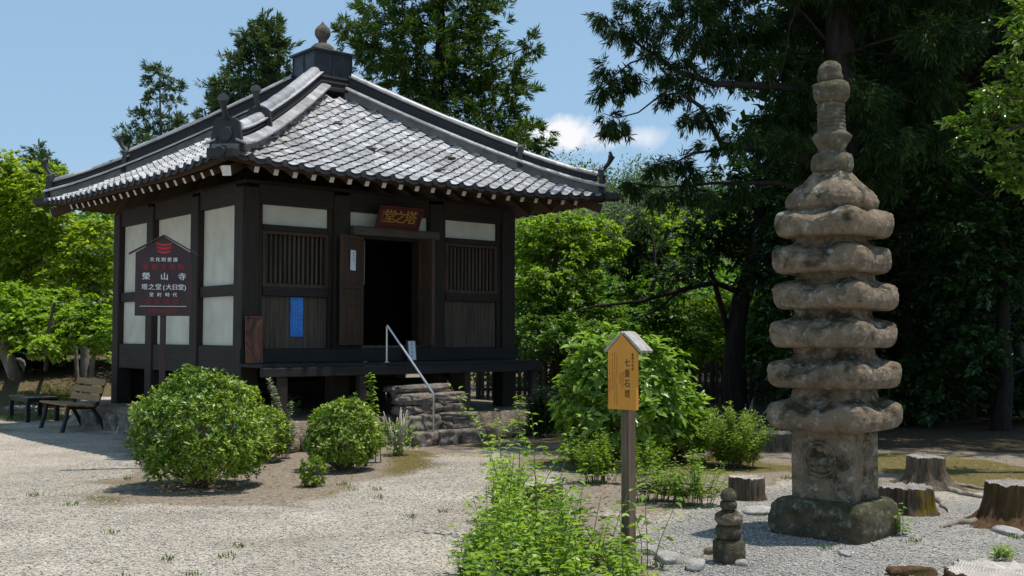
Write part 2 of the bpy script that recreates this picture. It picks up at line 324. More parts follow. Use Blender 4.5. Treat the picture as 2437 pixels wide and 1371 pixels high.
# ------------------------------------------------------------------ object helpers
def tag(o, label=None, cat=None, group=None, kind=None):
    if label: o['label'] = label
    if cat: o['category'] = cat
    if group: o['group'] = group
    if kind: o['kind'] = kind
    return o
def empty(name, loc=(0, 0, 0), rz=0.0, label=None, cat=None, group=None):
    o = bpy.data.objects.new(name, None); COL.objects.link(o)
    o.location = loc; o.rotation_euler = (0, 0, rz); o.empty_display_size = 0.2
    return tag(o, label, cat, group)
class MB:
    def __init__(s): s.v, s.f, s.m = [], [], []
    def raw(s, v, f, mi=0):
        k = len(s.v); s.v += [tuple(p) for p in v]; s.f += [tuple(i + k for i in q) for q in f]; s.m += [mi] * len(f)
    def box(s, c0, c1, mi=0):
        x0, y0, z0 = c0; x1, y1, z1 = c1
        s.raw([(x0, y0, z0), (x1, y0, z0), (x1, y1, z0), (x0, y1, z0), (x0, y0, z1), (x1, y0, z1), (x1, y1, z1), (x0, y1, z1)],
              [(0, 3, 2, 1), (4, 5, 6, 7), (0, 1, 5, 4), (1, 2, 6, 5), (2, 3, 7, 6), (3, 0, 4, 7)], mi)
    def obox(s, c, ax, ay, az, mi=0):
        c, ax, ay, az = map(Vector, (c, ax, ay, az))
        vs = [c + ax * i + ay * j + az * k for k in (-1, 1) for j in (-1, 1) for i in (-1, 1)]
        s.raw(vs, [(0, 2, 3, 1), (4, 5, 7, 6), (0, 1, 5, 4), (1, 3, 7, 5), (3, 2, 6, 7), (2, 0, 4, 6)], mi)
    def beam(s, p, q, w, h, mi=0, up=(0, 0, 1)):
        p, q = Vector(p), Vector(q); d = (q - p); L = d.length; d.normalize()
        sd = d.cross(Vector(up)).normalized(); u = sd.cross(d)
        s.obox((p + q) / 2, d * L / 2, sd * w / 2, u * h / 2, mi)
    def tube(s, pts, rad, n=8, mi=0, cap=True):
        pts = [Vector(p) for p in pts]
        if not hasattr(rad, '__len__'): rad = [rad] * len(pts)
        t0 = (pts[1] - pts[0]).normalized(); ref = Vector((0, 0, 1)) if abs(t0.z) < .9 else Vector((1, 0, 0))
        a = t0.cross(ref).normalized(); vs = []
        for i, p in enumerate(pts):
            t = (pts[min(i + 1, len(pts) - 1)] - pts[max(i - 1, 0)]).normalized()
            a = (a - t * a.dot(t)).normalized(); b = t.cross(a)
            vs += [p + (a * math.cos(2 * math.pi * k / n) + b * math.sin(2 * math.pi * k / n)) * rad[i] for k in range(n)]
        fs = [(i * n + k, i * n + (k + 1) % n, (i + 1) * n + (k + 1) % n, (i + 1) * n + k) for i in range(len(pts) - 1) for k in range(n)]
        if cap: fs += [tuple(range(n - 1, -1, -1)), tuple((len(pts) - 1) * n + k for k in range(n))]
        s.raw(vs, fs, mi)
    def lathe(s, prof, n=20, c=(0, 0, 0), mi=0):
        c = Vector(c); vs = [c + Vector((r * math.cos(2 * math.pi * k / n), r * math.sin(2 * math.pi * k / n), z)) for r, z in prof for k in range(n)]
        fs = [(i * n + k, i * n + (k + 1) % n, (i + 1) * n + (k + 1) % n, (i + 1) * n + k) for i in range(len(prof) - 1) for k in range(n)]
        fs += [tuple(range(n - 1, -1, -1)), tuple((len(prof) - 1) * n + k for k in range(n))]
        s.raw(vs, fs, mi)
    def prism(s, poly, o, ax, ay, depth, mi=0):   # poly in 2-D, extruded by depth along ax x ay
        o, ax, ay = Vector(o), Vector(ax), Vector(ay); nrm = ax.cross(ay).normalized() * depth; n = len(poly)
        a = [o + ax * x + ay * y for x, y in poly]
        s.raw(a + [p + nrm for p in a], [tuple(range(n - 1, -1, -1)), tuple(range(n, 2 * n))] + [(i, (i + 1) % n, n + (i + 1) % n, n + i) for i in range(n)], mi)
    def build(s, name, mats, parent=None, smooth=False, bevel=0.0):
        me = bpy.data.meshes.new(name); me.from_pydata(s.v, [], s.f)
        mats = mats if isinstance(mats, (list, tuple)) else [mats]
        for m in mats: me.materials.append(m)
        if len(mats) > 1: me.polygons.foreach_set('material_index', s.m)
        if smooth: me.polygons.foreach_set('use_smooth', [True] * len(s.f))
        me.update()
        o = bpy.data.objects.new(name, me); COL.objects.link(o)
        if parent: o.parent = parent
        if bevel:
            b = o.modifiers.new('bevel', 'BEVEL'); b.width = bevel; b.segments = 2; b.limit_method = 'ANGLE'
        if smooth and bevel == 0 and smooth != 2:
            try:
                me.set_sharp_from_angle(angle=R_(50))
            except Exception: pass
        return o
def np_mesh(name, V, Fc, mats, parent=None, k=3):
    me = bpy.data.meshes.new(name); nv, nf = len(V), len(Fc)
    me.vertices.add(nv); me.vertices.foreach_set('co', np.ascontiguousarray(V, np.float32).ravel())
    me.loops.add(nf * k); me.loops.foreach_set('vertex_index', np.ascontiguousarray(Fc, np.int32).ravel())
    me.polygons.add(nf); me.polygons.foreach_set('loop_start', np.arange(0, nf * k, k, dtype=np.int32))
    try: me.polygons.foreach_set('loop_total', np.full(nf, k, np.int32))
    except Exception: pass
    for m in (mats if isinstance(mats, (list, tuple)) else [mats]): me.materials.append(m)
    me.update(calc_edges=True); me.validate()
    o = bpy.data.objects.new(name, me); COL.objects.link(o)
    if parent: o.parent = parent
    return o
def unit(a): return a / np.maximum(np.linalg.norm(a, axis=-1, keepdims=True), 1e-9)
def rdir(n): return unit(rng.normal(size=(n, 3)))
class Leaves:
    """collects leaves as folded rhombs: base point, direction, face normal, length, width"""
    def __init__(s): s.p, s.d, s.n, s.l, s.w = [], [], [], [], []
    def add(s, P, D, N, L, W):
        P = np.atleast_2d(P); n = len(P)
        s.p.append(P); s.d.append(np.broadcast_to(D, (n, 3))); s.n.append(np.broadcast_to(N, (n, 3)))
        s.l.append(np.broadcast_to(L, (n,))); s.w.append(np.broadcast_to(W, (n,)))
    def build(s, name, mat, parent=None, fold=0.18, six=False, origin=(0, 0, 0)):
        P, D, N = np.concatenate(s.p) - np.array(origin), unit(np.concatenate(s.d)), np.concatenate(s.n)
        L, W = np.concatenate(s.l)[:, None], np.concatenate(s.w)[:, None]
        S = unit(np.cross(D, N)); N = unit(np.cross(S, D)); n = len(P)
        if six:
            b = P; a1 = P + D * L * .33 + S * W * .5 + N * W * fold; a2 = P + D * L * .33 - S * W * .5 + N * W * fold
            m1 = P + D * L * .68 + S * W * .36 + N * W * fold * .5; m2 = P + D * L * .68 - S * W * .36 + N * W * fold * .5
            tip = P + D * L * .97 - N * L * .14; mid = P + D * L * .5
            V = np.stack([b, a1, m1, tip, m2, a2, mid], 1).reshape(-1, 3); k = np.arange(n)[:, None] * 7
            Fc = np.concatenate([k + np.array(q) for q in ([0, 1, 6], [1, 2, 6], [2, 3, 6], [3, 4, 6], [4, 5, 6], [5, 0, 6])])
        else:
            V = np.stack([P, P + D * L * .45 + S * W * .5 + N * W * fold, P + D * L, P + D * L * .45 - S * W * .5 + N * W * fold], 1).reshape(-1, 3)
            k = np.arange(n)[:, None] * 4
            Fc = np.concatenate([k + np.array([0, 1, 2]), k + np.array([0, 2, 3])])
        return np_mesh(name, V, Fc, mat, parent)
def nz3(p, s=1.0): return noise.noise(Vector(p) * s)
def rock_mb(size, seed, sub=3, amp=.22, boxy=0.5):
    bm = bmesh.new(); bmesh.ops.create_icosphere(bm, subdivisions=sub, radius=1.0); mb = MB()
    off = Vector((seed * 3.7, seed * 1.9, -seed * 2.3)); vs = []
    for v in bm.verts:
        p = v.co.normalized(); m = max(abs(p.x), abs(p.y), abs(p.z)); q = p * ((1 - boxy) + boxy / m * .92)
        q = q * (1 + amp * noise.noise(p * 1.4 + off) + amp * .45 * noise.noise(p * 3.3 + off) + amp * .2 * noise.noise(p * 8 + off))
        vs.append((q.x * size[0], q.y * size[1], q.z * size[2]))
    bm.verts.index_update(); fs = [tuple(v.index for v in f.verts) for f in bm.faces]; bm.free()
    mb.raw(vs, fs); return mb
def rock(name, loc, size, rz, seed, mat, label=None, cat=None, group=None, parent=None, **k):
    o = rock_mb(size, seed, **k).build(name, mat, parent, smooth=2); o.location = loc; o.rotation_euler = (0, 0, rz)
    return tag(o, label, cat, group)
def sq_rings(mb, rings, n=72, ex=6.0, amp=.0, seed=0, fs=3.0, mi=0, ell=1.0, cap=True, sub=1, rough=0.0):
    """stack of super-elliptic rings: (z, half size, corner lift[, exponent])"""
    vs = []; off = Vector((seed * 5.1, seed * 2.2, seed * .7))
    if sub > 1:
        full = [(q[0], q[1], q[2], q[3] if len(q) > 3 else ex) for q in rings]
        rings = [tuple(a_ + (b_ - a_) * k / sub for a_, b_ in zip(p_, q_)) for p_, q_ in zip(full[:-1], full[1:]) for k in range(sub)] + [full[-1]]
    for r in rings:
        z, a, lift = r[:3]; e = r[3] if len(r) > 3 else ex
        for k in range(n):
            ph = 2 * math.pi * k / n + math.pi / 4; c, s = math.cos(ph), math.sin(ph)
            rad = a / (abs(c) ** e + abs(s) ** e) ** (1 / e)
            cn = abs(math.sin(2 * ph)) ** 2.0
            p = Vector((rad * c, rad * s * ell, z + lift * cn))
            if amp:
                d = amp * (noise.noise(p * fs + off) + .5 * noise.noise(p * fs * 2.7 + off) + .3 * noise.noise(p * fs * 6 + off))
                if rough: d += rough * (noise.noise(p * 17 + off) + .8 * noise.noise(p * 36 + off) + .5 * noise.noise(p * 75 + off))
                p = p + Vector((c, s, .35)) * d
            vs.append(p)
    m = len(rings)
    f = [(i * n + k, i * n + (k + 1) % n, (i + 1) * n + (k + 1) % n, (i + 1) * n + k) for i in range(m - 1) for k in range(n)]
    if cap: f += [tuple(range(n - 1, -1, -1)), tuple((m - 1) * n + k for k in range(n))]
    mb.raw(vs, f, mi)
def text_mesh(name, items, mat, parent, frame, size, ext=0.0012):
    """items: (string, x, y, scale) placed in frame = (origin, ax, ay); one mesh for all the lettering of one colour"""
    mb = MB(); o, ax, ay = (Vector(q) for q in frame); nz_ = ax.cross(ay)
    dg = None
    for it in items:
        body, x, y, sc = it[:4]; sx = it[4] if len(it) > 4 else 1.0
        cu = bpy.data.curves.new('t', 'FONT'); cu.body = body; cu.size = size * sc; cu.align_x = 'CENTER'; cu.align_y = 'CENTER'; cu.resolution_u = 2
        ob = bpy.data.objects.new('t', cu); COL.objects.link(ob)
        bpy.context.view_layer.update(); dg = bpy.context.evaluated_depsgraph_get()
        me = bpy.data.meshes.new_from_object(ob.evaluated_get(dg))
        vs = [o + ax * (x + v.co.x * sx) + ay * (y + v.co.y) + nz_ * ext for v in me.vertices]
        for k_, sh in enumerate((0, .016, -.016)): mb.raw([v + ax * sh * size * sc + nz_ * .0002 * k_ for v in vs], [tuple(p.vertices) for p in me.polygons])
        bpy.data.objects.remove(ob); bpy.data.curves.remove(cu); bpy.data.meshes.remove(me)
    return mb.build(name, mat, parent)
def marks_mesh(name, cols, mat, parent, frame, w, ext=0.0012, gap=.3, seed=1):
    """columns of small brush-like ink marks too fine to read: (x, y_top, y_bottom)"""
    rd = random.Random(seed); mb = MB(); o, ax, ay = (Vector(q) for q in frame); nz_ = ax.cross(ay)
    def quad(x, y, a, b): mb.raw([o + ax * (x - a) + ay * (y - b) + nz_ * ext, o + ax * (x + a) + ay * (y - b) + nz_ * ext, o + ax * (x + a) + ay * (y + b) + nz_ * ext, o + ax * (x - a) + ay * (y + b) + nz_ * ext], [(0, 1, 2, 3)])
    for x, y0, y1 in cols:
        y = y0
        while y > y1:
            if rd.random() > .08:
                for k in range(3): quad(x + rd.uniform(-.12, .12) * w, y + (k - 1) * w * .3, w * rd.uniform(.2, .48), w * .06)
                quad(x + rd.uniform(-.2, .2) * w, y, w * .06, w * rd.uniform(.3, .45))
            y -= w * (1 + gap)
    return mb.build(name, mat, parent)

# ================================================================== GROUND
def seg_dist(x, y, pts):
    d = np.full(x.shape, 1e9)
    for (ax, ay), (bx, by) in zip(pts[:-1], pts[1:]):
        vx, vy = bx - ax, by - ay; t = np.clip(((x - ax) * vx + (y - ay) * vy) / (vx * vx + vy * vy), 0, 1)
        d = np.minimum(d, np.hypot(x - ax - t * vx, y - ay - t * vy))
    return d
def inpoly(x, y, poly):
    r = np.zeros(x.shape, bool); n = len(poly)
    for i in range(n):
        (x1, y1), (x2, y2) = poly[i], poly[(i + 1) % n]
        c = ((y1 > y) != (y2 > y)) & (x < (x2 - x1) * (y - y1) / (y2 - y1 + 1e-12) + x1); r ^= c
    return r
def softpoly(x, y, poly, w):
    ins = inpoly(x, y, poly); d = seg_dist(x, y, poly + [poly[0]])
    return np.clip(.5 + np.where(ins, d, -d) / (2 * w), 0, 1)
def vnoise(x, y, s, seed=0, octv=4):
    r = np.random.default_rng(seed); out = np.zeros(x.shape); amp = 1.0; tot = 0
    for o in range(octv):
        g = r.random((64, 64)); fx, fy = x * s * 2 ** o, y * s * 2 ** o
        ix, iy = np.floor(fx).astype(int), np.floor(fy).astype(int); tx, ty = fx - ix, fy - iy
        tx, ty = tx * tx * (3 - 2 * tx), ty * ty * (3 - 2 * ty); ix %= 64; iy %= 64; jx, jy = (ix + 1) % 64, (iy + 1) % 64
        out += amp * ((g[ix, iy] * (1 - tx) + g[jx, iy] * tx) * (1 - ty) + (g[ix, jy] * (1 - tx) + g[jx, jy] * tx) * ty); tot += amp; amp *= .5
    return out / tot
PLAT_Z = 0.37
def sm(t): t = np.clip(t, 0, 1); return t * t * (3 - 2 * t)
def ground_z(x, y):
    x, y = np.asarray(x, float), np.asarray(y, float)
    z = .035 * (vnoise(x, y, .45, 3) - .5) * np.clip((y - 4) / 4, 0, 1)
    u, v = CT * (x - X0) + ST * (y - Y0), -ST * (x - X0) + CT * (y - Y0)
    dout = np.maximum(np.maximum(-.42 - u, u - 5.3), np.maximum(-.80 - v, v - 5.4))
    z = z + PLAT_Z * (1 - sm(np.clip(dout + .02, 0, .14) / .14))
    z = z + .75 * sm((y - 21) / 7) * sm((-6.2 - x) / 2.5)             # low bank on the left
    far = np.hypot(x, y)
    z = z + .03 * np.clip(y - 26, 0, 40)
    return z
def axis(lo, hi, step, far_lo, far_hi, k=26):
    a = np.arange(lo, hi + 1e-6, step)
    g = (np.linspace(0, 1, k + 1)[1:]) ** 2.6
    return np.concatenate([(lo - g * (lo - far_lo))[::-1], a, hi + g * (far_hi - hi)])
gx = axis(-9.5, 6.5, .06, -600, 600); gy = axis(5.2, 21.5, .06, -60, 900)
XX, YY = np.meshgrid(gx, gy, indexing='ij'); ZZ = ground_z(XX, YY)
nx_, ny_ = XX.shape
idx = np.arange(nx_ * ny_).reshape(nx_, ny_)
Fq = np.stack([idx[:-1, :-1], idx[1:, :-1], idx[1:, 1:], idx[:-1, 1:]], -1).reshape(-1, 4)
def g2(px, py): p = G(px, py); return (p.x, p.y)
wob = (vnoise(XX, YY, 1.1, 5) - .5)
# bed of moss and bare earth under the clipped bushes
bed = [g2(150, 1000), g2(340, 1100), g2(240, 1150), g2(270, 1195), g2(560, 1205), g2(760, 1200), g2(880, 1150), g2(985, 1120), g2(1080, 1075), g2(1180, 1062), g2(1330, 1060), g2(1350, 1010), HW(3, 1).xy[:], HW(-1, 1).xy[:], g2(330, 1065)]
wob2 = (vnoise(XX, YY, 4.5, 6) - .5)
m_bed = softpoly(XX + wob * .9 + wob2 * .35, YY + wob * .9 + wob2 * .35, bed, .30)
under = softpoly(XX + wob * .4, YY + wob * .4, [g2(290, 1150), g2(330, 1200), g2(560, 1200), g2(640, 1130), g2(730, 1160), g2(900, 1150), g2(930, 1060), g2(660, 1060), g2(640, 1090), g2(520, 1090)], .18)
right = [g2(1250, 1090), g2(1340, 1130), g2(1390, 1200), g2(1560, 1235), g2(1720, 1190), g2(1840, 1150), g2(1990, 1180), g2(2110, 1150), g2(2330, 1170), g2(2437, 1160), (14, 12), (14, 34), (-4, 34), g2(1240, 1020)]
m_right = softpoly(XX + wob * .9 + wob2 * .4, YY + wob * .9 + wob2 * .4, right, .34)
weeds_pl = [g2(1090, 1371), g2(1140, 1250), g2(1280, 1170), g2(1420, 1200), g2(1500, 1290), g2(1580, 1371), g2(1500, 1500), g2(1100, 1500)]
m_weed = softpoly(XX + wob * .4, YY + wob * .4, weeds_pl, .14)
tow = [g2(1480, 1300), g2(1600, 1240), g2(1720, 1195), g2(1860, 1160), g2(2130, 1200), g2(2330, 1180), g2(2437, 1190), (6, 6.6), (5, 5), (1.2, 5.6), g2(1590, 1371)]
m_tow = softpoly(XX + wob * .8 + wob2 * .35, YY + wob * .8 + wob2 * .35, tow, .30)
u_, v_ = CT * (XX - X0) + ST * (YY - Y0), -ST * (XX - X0) + CT * (YY - Y0)
m_shadowbay = softpoly(XX, YY, [g2(-200, 1000), g2(0, 1000), g2(310, 1085), g2(330, 1000), g2(240, 960), g2(-200, 960)], .2)
left_bank = ((XX < -5.2) & (YY > 19.4)) | (YY > 21) | (u_ < -9)
m_left = np.clip((YY - 18.8 + wob) / .9, 0, 1) * np.clip((-5 - XX) / .8, 0, 1)
m_far = np.clip((YY - 19.5) / 1.5, 0, 1)
plat = np.clip(1 - np.maximum(np.maximum(-.42 - u_, u_ - 5.3), np.maximum(-.80 - v_, v_ - 5.4)) / .1, 0, 1)
n1 = vnoise(XX, YY, .8, 11, 5); n2 = vnoise(XX, YY, 1.7, 12, 5); n3 = vnoise(XX, YY, .35, 13, 4)
gravel = np.clip(1 - np.maximum.reduce([m_bed, m_right * (1 - m_tow), m_weed, m_left, m_far, plat]), 0, 1)
moss = np.clip((n1 - .47) * 7, 0, 1) * np.maximum(m_bed * (1 - under), m_right * (1 - m_tow) * .95)
moss = np.maximum(moss, np.clip((n2 - .56) * 8, 0, 1) * .55 * np.clip(1 - np.abs(gravel - .5) * 2, 0, 1))
moss = np.maximum(moss, np.clip((n3 - .52) * 8, 0, 1) * .55 * gravel * np.clip((YY - 8) / 3, 0, 1) * (XX < 1))
moss = np.maximum(moss, .62 * softpoly(XX + wob * .8, YY + wob * .8, [g2(120, 1120), g2(330, 1090), g2(330, 1180), g2(200, 1210), g2(60, 1190)], .35) * np.clip(n2 * 2 - .4, 0, 1))
floor_shade = np.clip((YY - 13.9 + wob * 1.6) / .9, 0, 1) * np.clip((XX - 1.6 + wob) / 1.0, 0, 1)  # dark woodland soil at the right, with tree shade put into its colour
moss *= (1 - plat)
greyg = np.clip(m_tow, 0, 1)
green = np.maximum(m_far * np.clip((n1 - .4) * 4, 0, 1) * (XX < -3), m_left * np.clip((n2 - .5) * 6, 0, 1))
og = bpy.data.meshes.new('ground')
ground = np_mesh('ground', np.stack([XX, YY, ZZ], -1).reshape(-1, 3), Fq, [], None, 4)
at_ = ground.data.color_attributes.new('cover', 'FLOAT_COLOR', 'POINT')
at_.data.foreach_set('color', np.stack([gravel, moss, greyg, green], -1).reshape(-1).astype(np.float32))
ground.data.polygons.foreach_set('use_smooth', [True] * len(ground.data.polygons))
at2 = ground.data.color_attributes.new('floor_tree_shade', 'FLOAT_COLOR', 'POINT')
at2.data.foreach_set('color', np.stack([floor_shade, floor_shade, floor_shade, np.ones_like(floor_shade)], -1).reshape(-1).astype(np.float32))
tag(ground, kind='structure')
bpy.data.meshes.remove(og)
def ground_mat():
    m, t, p, o = new_mat('ground')
    a = node(t, 'ShaderNodeAttribute', attribute_name='cover'); sp = t.nodes.new('ShaderNodeSeparateColor'); t.links.new(a.outputs['Color'], sp.inputs[0])
    v = coords(t)
    vo = node(t, 'ShaderNodeTexVoronoi', i_Scale=50.0); t.links.new(v, vo.inputs['Vector'])
    vo2 = node(t, 'ShaderNodeTexVoronoi', i_Scale=115.0); t.links.new(v, vo2.inputs['Vector'])
    nb = node(t, 'ShaderNodeTexNoise', i_Scale=.9, i_Detail=6.0, i_Roughness=.6); t.links.new(v, nb.inputs['Vector'])
    nf = node(t, 'ShaderNodeTexNoise', i_Scale=60.0, i_Detail=5.0); t.links.new(v, nf.inputs['Vector'])
    nm = node(t, 'ShaderNodeTexNoise', i_Scale=14.0, i_Detail=8.0, i_Roughness=.7); t.links.new(v, nm.inputs['Vector'])
    s1 = t.nodes.new('ShaderNodeSeparateColor'); t.links.new(vo.outputs['Color'], s1.inputs[0])
    s2 = t.nodes.new('ShaderNodeSeparateColor'); t.links.new(vo2.outputs['Color'], s2.inputs[0])
    peb = ramp(t, s1.outputs[0], [(.10, .088, .075), (.29, .255, .21), (.43, .385, .325), (.62, .57, .495)], [.0, .28, .66, 1])
    peb2 = ramp(t, s2.outputs[1], [(.19, .168, .143), (.38, .34, .29), (.54, .49, .43)])
    gr = mixrgb(t, .5, peb, peb2)
    gr = mixrgb(t, 1.0, gr, ramp(t, nb.outputs[0], [(.80, .772, .735), (1.13, 1.10, 1.06)], [.34, .62]), 'MULTIPLY')
    grey = mixrgb(t, .5, ramp(t, s1.outputs[0], [(.12, .112, .102), (.275, .258, .235), (.41, .39, .36)]), ramp(t, s2.outputs[1], [(.16, .15, .138), (.39, .37, .34)]))
    grey = mixrgb(t, 1.0, grey, ramp(t, nb.outputs[0], [(.75, .74, .72), (1.15, 1.13, 1.1)], [.34, .62]), 'MULTIPLY')
    soil = ramp(t, nm.outputs[0], [(.075, .055, .037), (.20, .15, .105), (.33, .27, .20)], [.3, .5, .74])
    soil = mixrgb(t, .35, soil, peb2, 'MULTIPLY') if False else mixrgb(t, .22, soil, peb)
    mossc = ramp(t, nm.outputs[0], [(.075, .064, .022), (.15, .12, .042), (.23, .18, .085)], [.3, .55, .75])
    grn = ramp(t, nm.outputs[0], [(.05, .045, .018), (.115, .09, .045), (.21, .155, .10)], [.3, .5, .7])
    th = t.nodes.new('ShaderNodeMath'); th.operation = 'MULTIPLY_ADD'
    t.links.new(nm.outputs[0], th.inputs[0]); th.inputs[1].default_value = 1.5; th.inputs[2].default_value = -.75
    def jit(x):
        ad = t.nodes.new('ShaderNodeMath'); ad.operation = 'ADD'; t.links.new(x, ad.inputs[0]); t.links.new(th.outputs[0], ad.inputs[1])
        return ramp(t, ad.outputs[0], [(0,) * 3, (1,) * 3], [.32, .68])
    gg = mixrgb(t, jit(sp.outputs[2]), gr, grey)
    c = mixrgb(t, jit(sp.outputs[0]), soil, gg)
    c = mixrgb(t, jit(sp.outputs[1]), c, mossc)
    c = mixrgb(t, jit(a.outputs['Alpha']), c, grn)
    a2 = node(t, 'ShaderNodeAttribute', attribute_name='floor_tree_shade'); s3 = t.nodes.new('ShaderNodeSeparateColor'); t.links.new(a2.outputs['Color'], s3.inputs[0])
    c = mixrgb(t, jit(s3.outputs[0]), c, ramp(t, nm.outputs[0], [(.022, .018, .011), (.06, .045, .026), (.13, .095, .055)], [.3, .5, .74]))  # darker soil colour standing in for tree shade
    t.links.new(c, p.inputs['Base Color']); p.inputs['Roughness'].default_value = .95; p.inputs['Specular IOR Level'].default_value = .12
    h = t.nodes.new('ShaderNodeMath'); h.operation = 'ADD'; t.links.new(vo.outputs['Distance'], h.inputs[0]); t.links.new(nm.outputs[0], h.inputs[1])
    bump(t, p, h.outputs[0], .6, .03)
    return m
ground.data.materials.append(ground_mat())
def gz(x, y): return float(ground_z(np.array([x]), np.array([y]))[0])
def GP(px, py):
    p = G(px, py); p.z = gz(p.x, p.y); return p

# hill beyond the grounds
def hill_z(x, y):
    d = ((x - 20) / 75) ** 2 + ((y - 185) / 70) ** 2
    z = 22.6 * np.exp(-d * 1.5) + 14 * np.exp(-(((x + 60) / 60) ** 2 + ((y - 230) / 60) ** 2)) + 6 * (vnoise(x, y, .03, 21) - .5)
    return z * sm((y - 75) / 55) - .2
hx, hy = np.meshgrid(np.linspace(-130, 150, 70), np.linspace(70, 300, 60), indexing='ij')
hi = np.arange(hx.size).reshape(hx.shape)
hill = np_mesh('hill', np.stack([hx, hy, hill_z(hx, hy) + .03 * np.clip(hy - 26, 0, 40)], -1).reshape(-1, 3), np.stack([hi[:-1, :-1], hi[1:, :-1], hi[1:, 1:], hi[:-1, 1:]], -1).reshape(-1, 4), simple('hill_earth', (.05, .06, .025), .95, 0, .3, .5, 0), None, 4)
tag(hill, kind='structure')

# ================================================================== TEMPLE HALL
hall = empty('temple_hall', (X0, Y0, 0), TH, 'dark timber temple hall with white panels and a grey tiled pyramid roof', 'temple')
S, S1, W = 4.5, 1.421, 0.129
GRID = [0, S1, S - S1, S]
def part(mb, name, mat, bevel=.006, smooth=False): return mb.build(name, mat, hall, smooth, bevel)
def bx(name, c0, c1, mat, bevel=.006):
    mb = MB(); mb.box(c0, c1); return part(mb, name, mat, bevel)
# posts
for i, u in enumerate(GRID):
    for j, v in enumerate(GRID):
        if i in (0, 3) or j in (0, 3):
            bx('post', (u - W, v - W, PLAT_Z), (u + W, v + W, 3.50), M['dark_wood'], .018)
e = .003
# beams and panels, left wall (plane u ~ 0) and the plain rear walls
bays = [(GRID[k] + W + e, GRID[k + 1] - W - e) for k in range(3)]
for (a, b) in bays:
    bx('wall_panel', (-.03, a, 2.19), (.03, b, 3.28), M['plaster'], .004)
    bx('wall_panel', (-.03, a, 1.352), (.03, b, 2.035), M['plaster'], .004)
    bx('wall_beam', (-.085, a, 2.038), (.06, b, 2.187), M['dark_beam_side'])
    bx('wall_beam', (-.10, a, 3.283), (.08, b, 3.55), M['dark_beam_side'])
    bx('wall_beam', (-.10, a, .96), (.08, b, 1.349), M['dark_beam_side'])
    bx('wall_panel', (S - .03, a, 1.0), (S + .03, b, 3.5), M['dark_wood'])
    bx('wall_panel', (a, S - .03, 1.0), (b, S + .03, 3.5), M['dark_wood'])
# front wall
for (a, b), k in zip(bays, range(3)):
    bx('wall_beam', (a, -.10, 3.283), (b, .08, 3.55), M['dark_beam'])
    if k == 1: continue
    A, B = (.20, 1.226) if k == 0 else (S - 1.226, S - .20)
    bx('jamb', (a, -.07, 1.31), (A, .06, 3.28), M['dark_wood']); bx('jamb', (B, -.07, 1.31), (b, .06, 3.28), M['dark_wood'])
    bx('wall_panel', (A + e, -.02, 3.008), (B - e, .03, 3.28), M['plaster'], .004)
    bx('wall_beam', (A + e, -.085, 2.925), (B - e, .06, 3.005), M['dark_beam'])
    bx('wall_beam', (A + e, -.09, 2.033), (B - e, .06, 2.148), M['dark_beam'])
    mb = MB(); nb = 7; w = (B - A - 2 * e) / nb
    for q in range(nb):
        d = random.uniform(-.004, .004); mb.box((A + e + q * w + .0015, -.025 + d, 1.312), (A + e + (q + 1) * w - .0015, .03 + d, 2.03))
    o = part(mb, 'board_panel', M['board_wood'], .003)
    # latticed window: frame with its bars
    fr = MB(); F0, F1, zb, zt_ = A + e, B - e, 2.15, 2.922
    fr.box((F0, -.075, zb), (F0 + .05, .05, zt_)); fr.box((F1 - .05, -.075, zb), (F1, .05, zt_))
    fr.box((F0 + .051, -.075, zb), (F1 - .051, .05, zb + .055)); fr.box((F0 + .051, -.075, zt_ - .045), (F1 - .051, .05, zt_))
    win = part(fr, 'lattice_window', M['door_wood'], .005)
    bars = MB(); n = 13
    for q in range(n):
        uc = F0 + .05 + (q + .5) * (F1 - F0 - .1) / n
        bars.prism([(-.019, 0), (0, -.019), (.019, 0), (0, .019)], (uc, -.012, zb + .056), (1, 0, 0), (0, 1, 0), zt_ - zb - .102)
    ob = bars.build('lattice', M['board_wood'], win)
    bk = MB(); bk.box((F0 + .051, .075, zb + .03), (F1 - .051, .09, zt_ - .02)); bk.build('inner_shutter', M['dark_wood'], win)
bx('sill_beam', (-.16, -.17, 1.125), (S + .16, -.132, 1.308), M['deck_wood'])
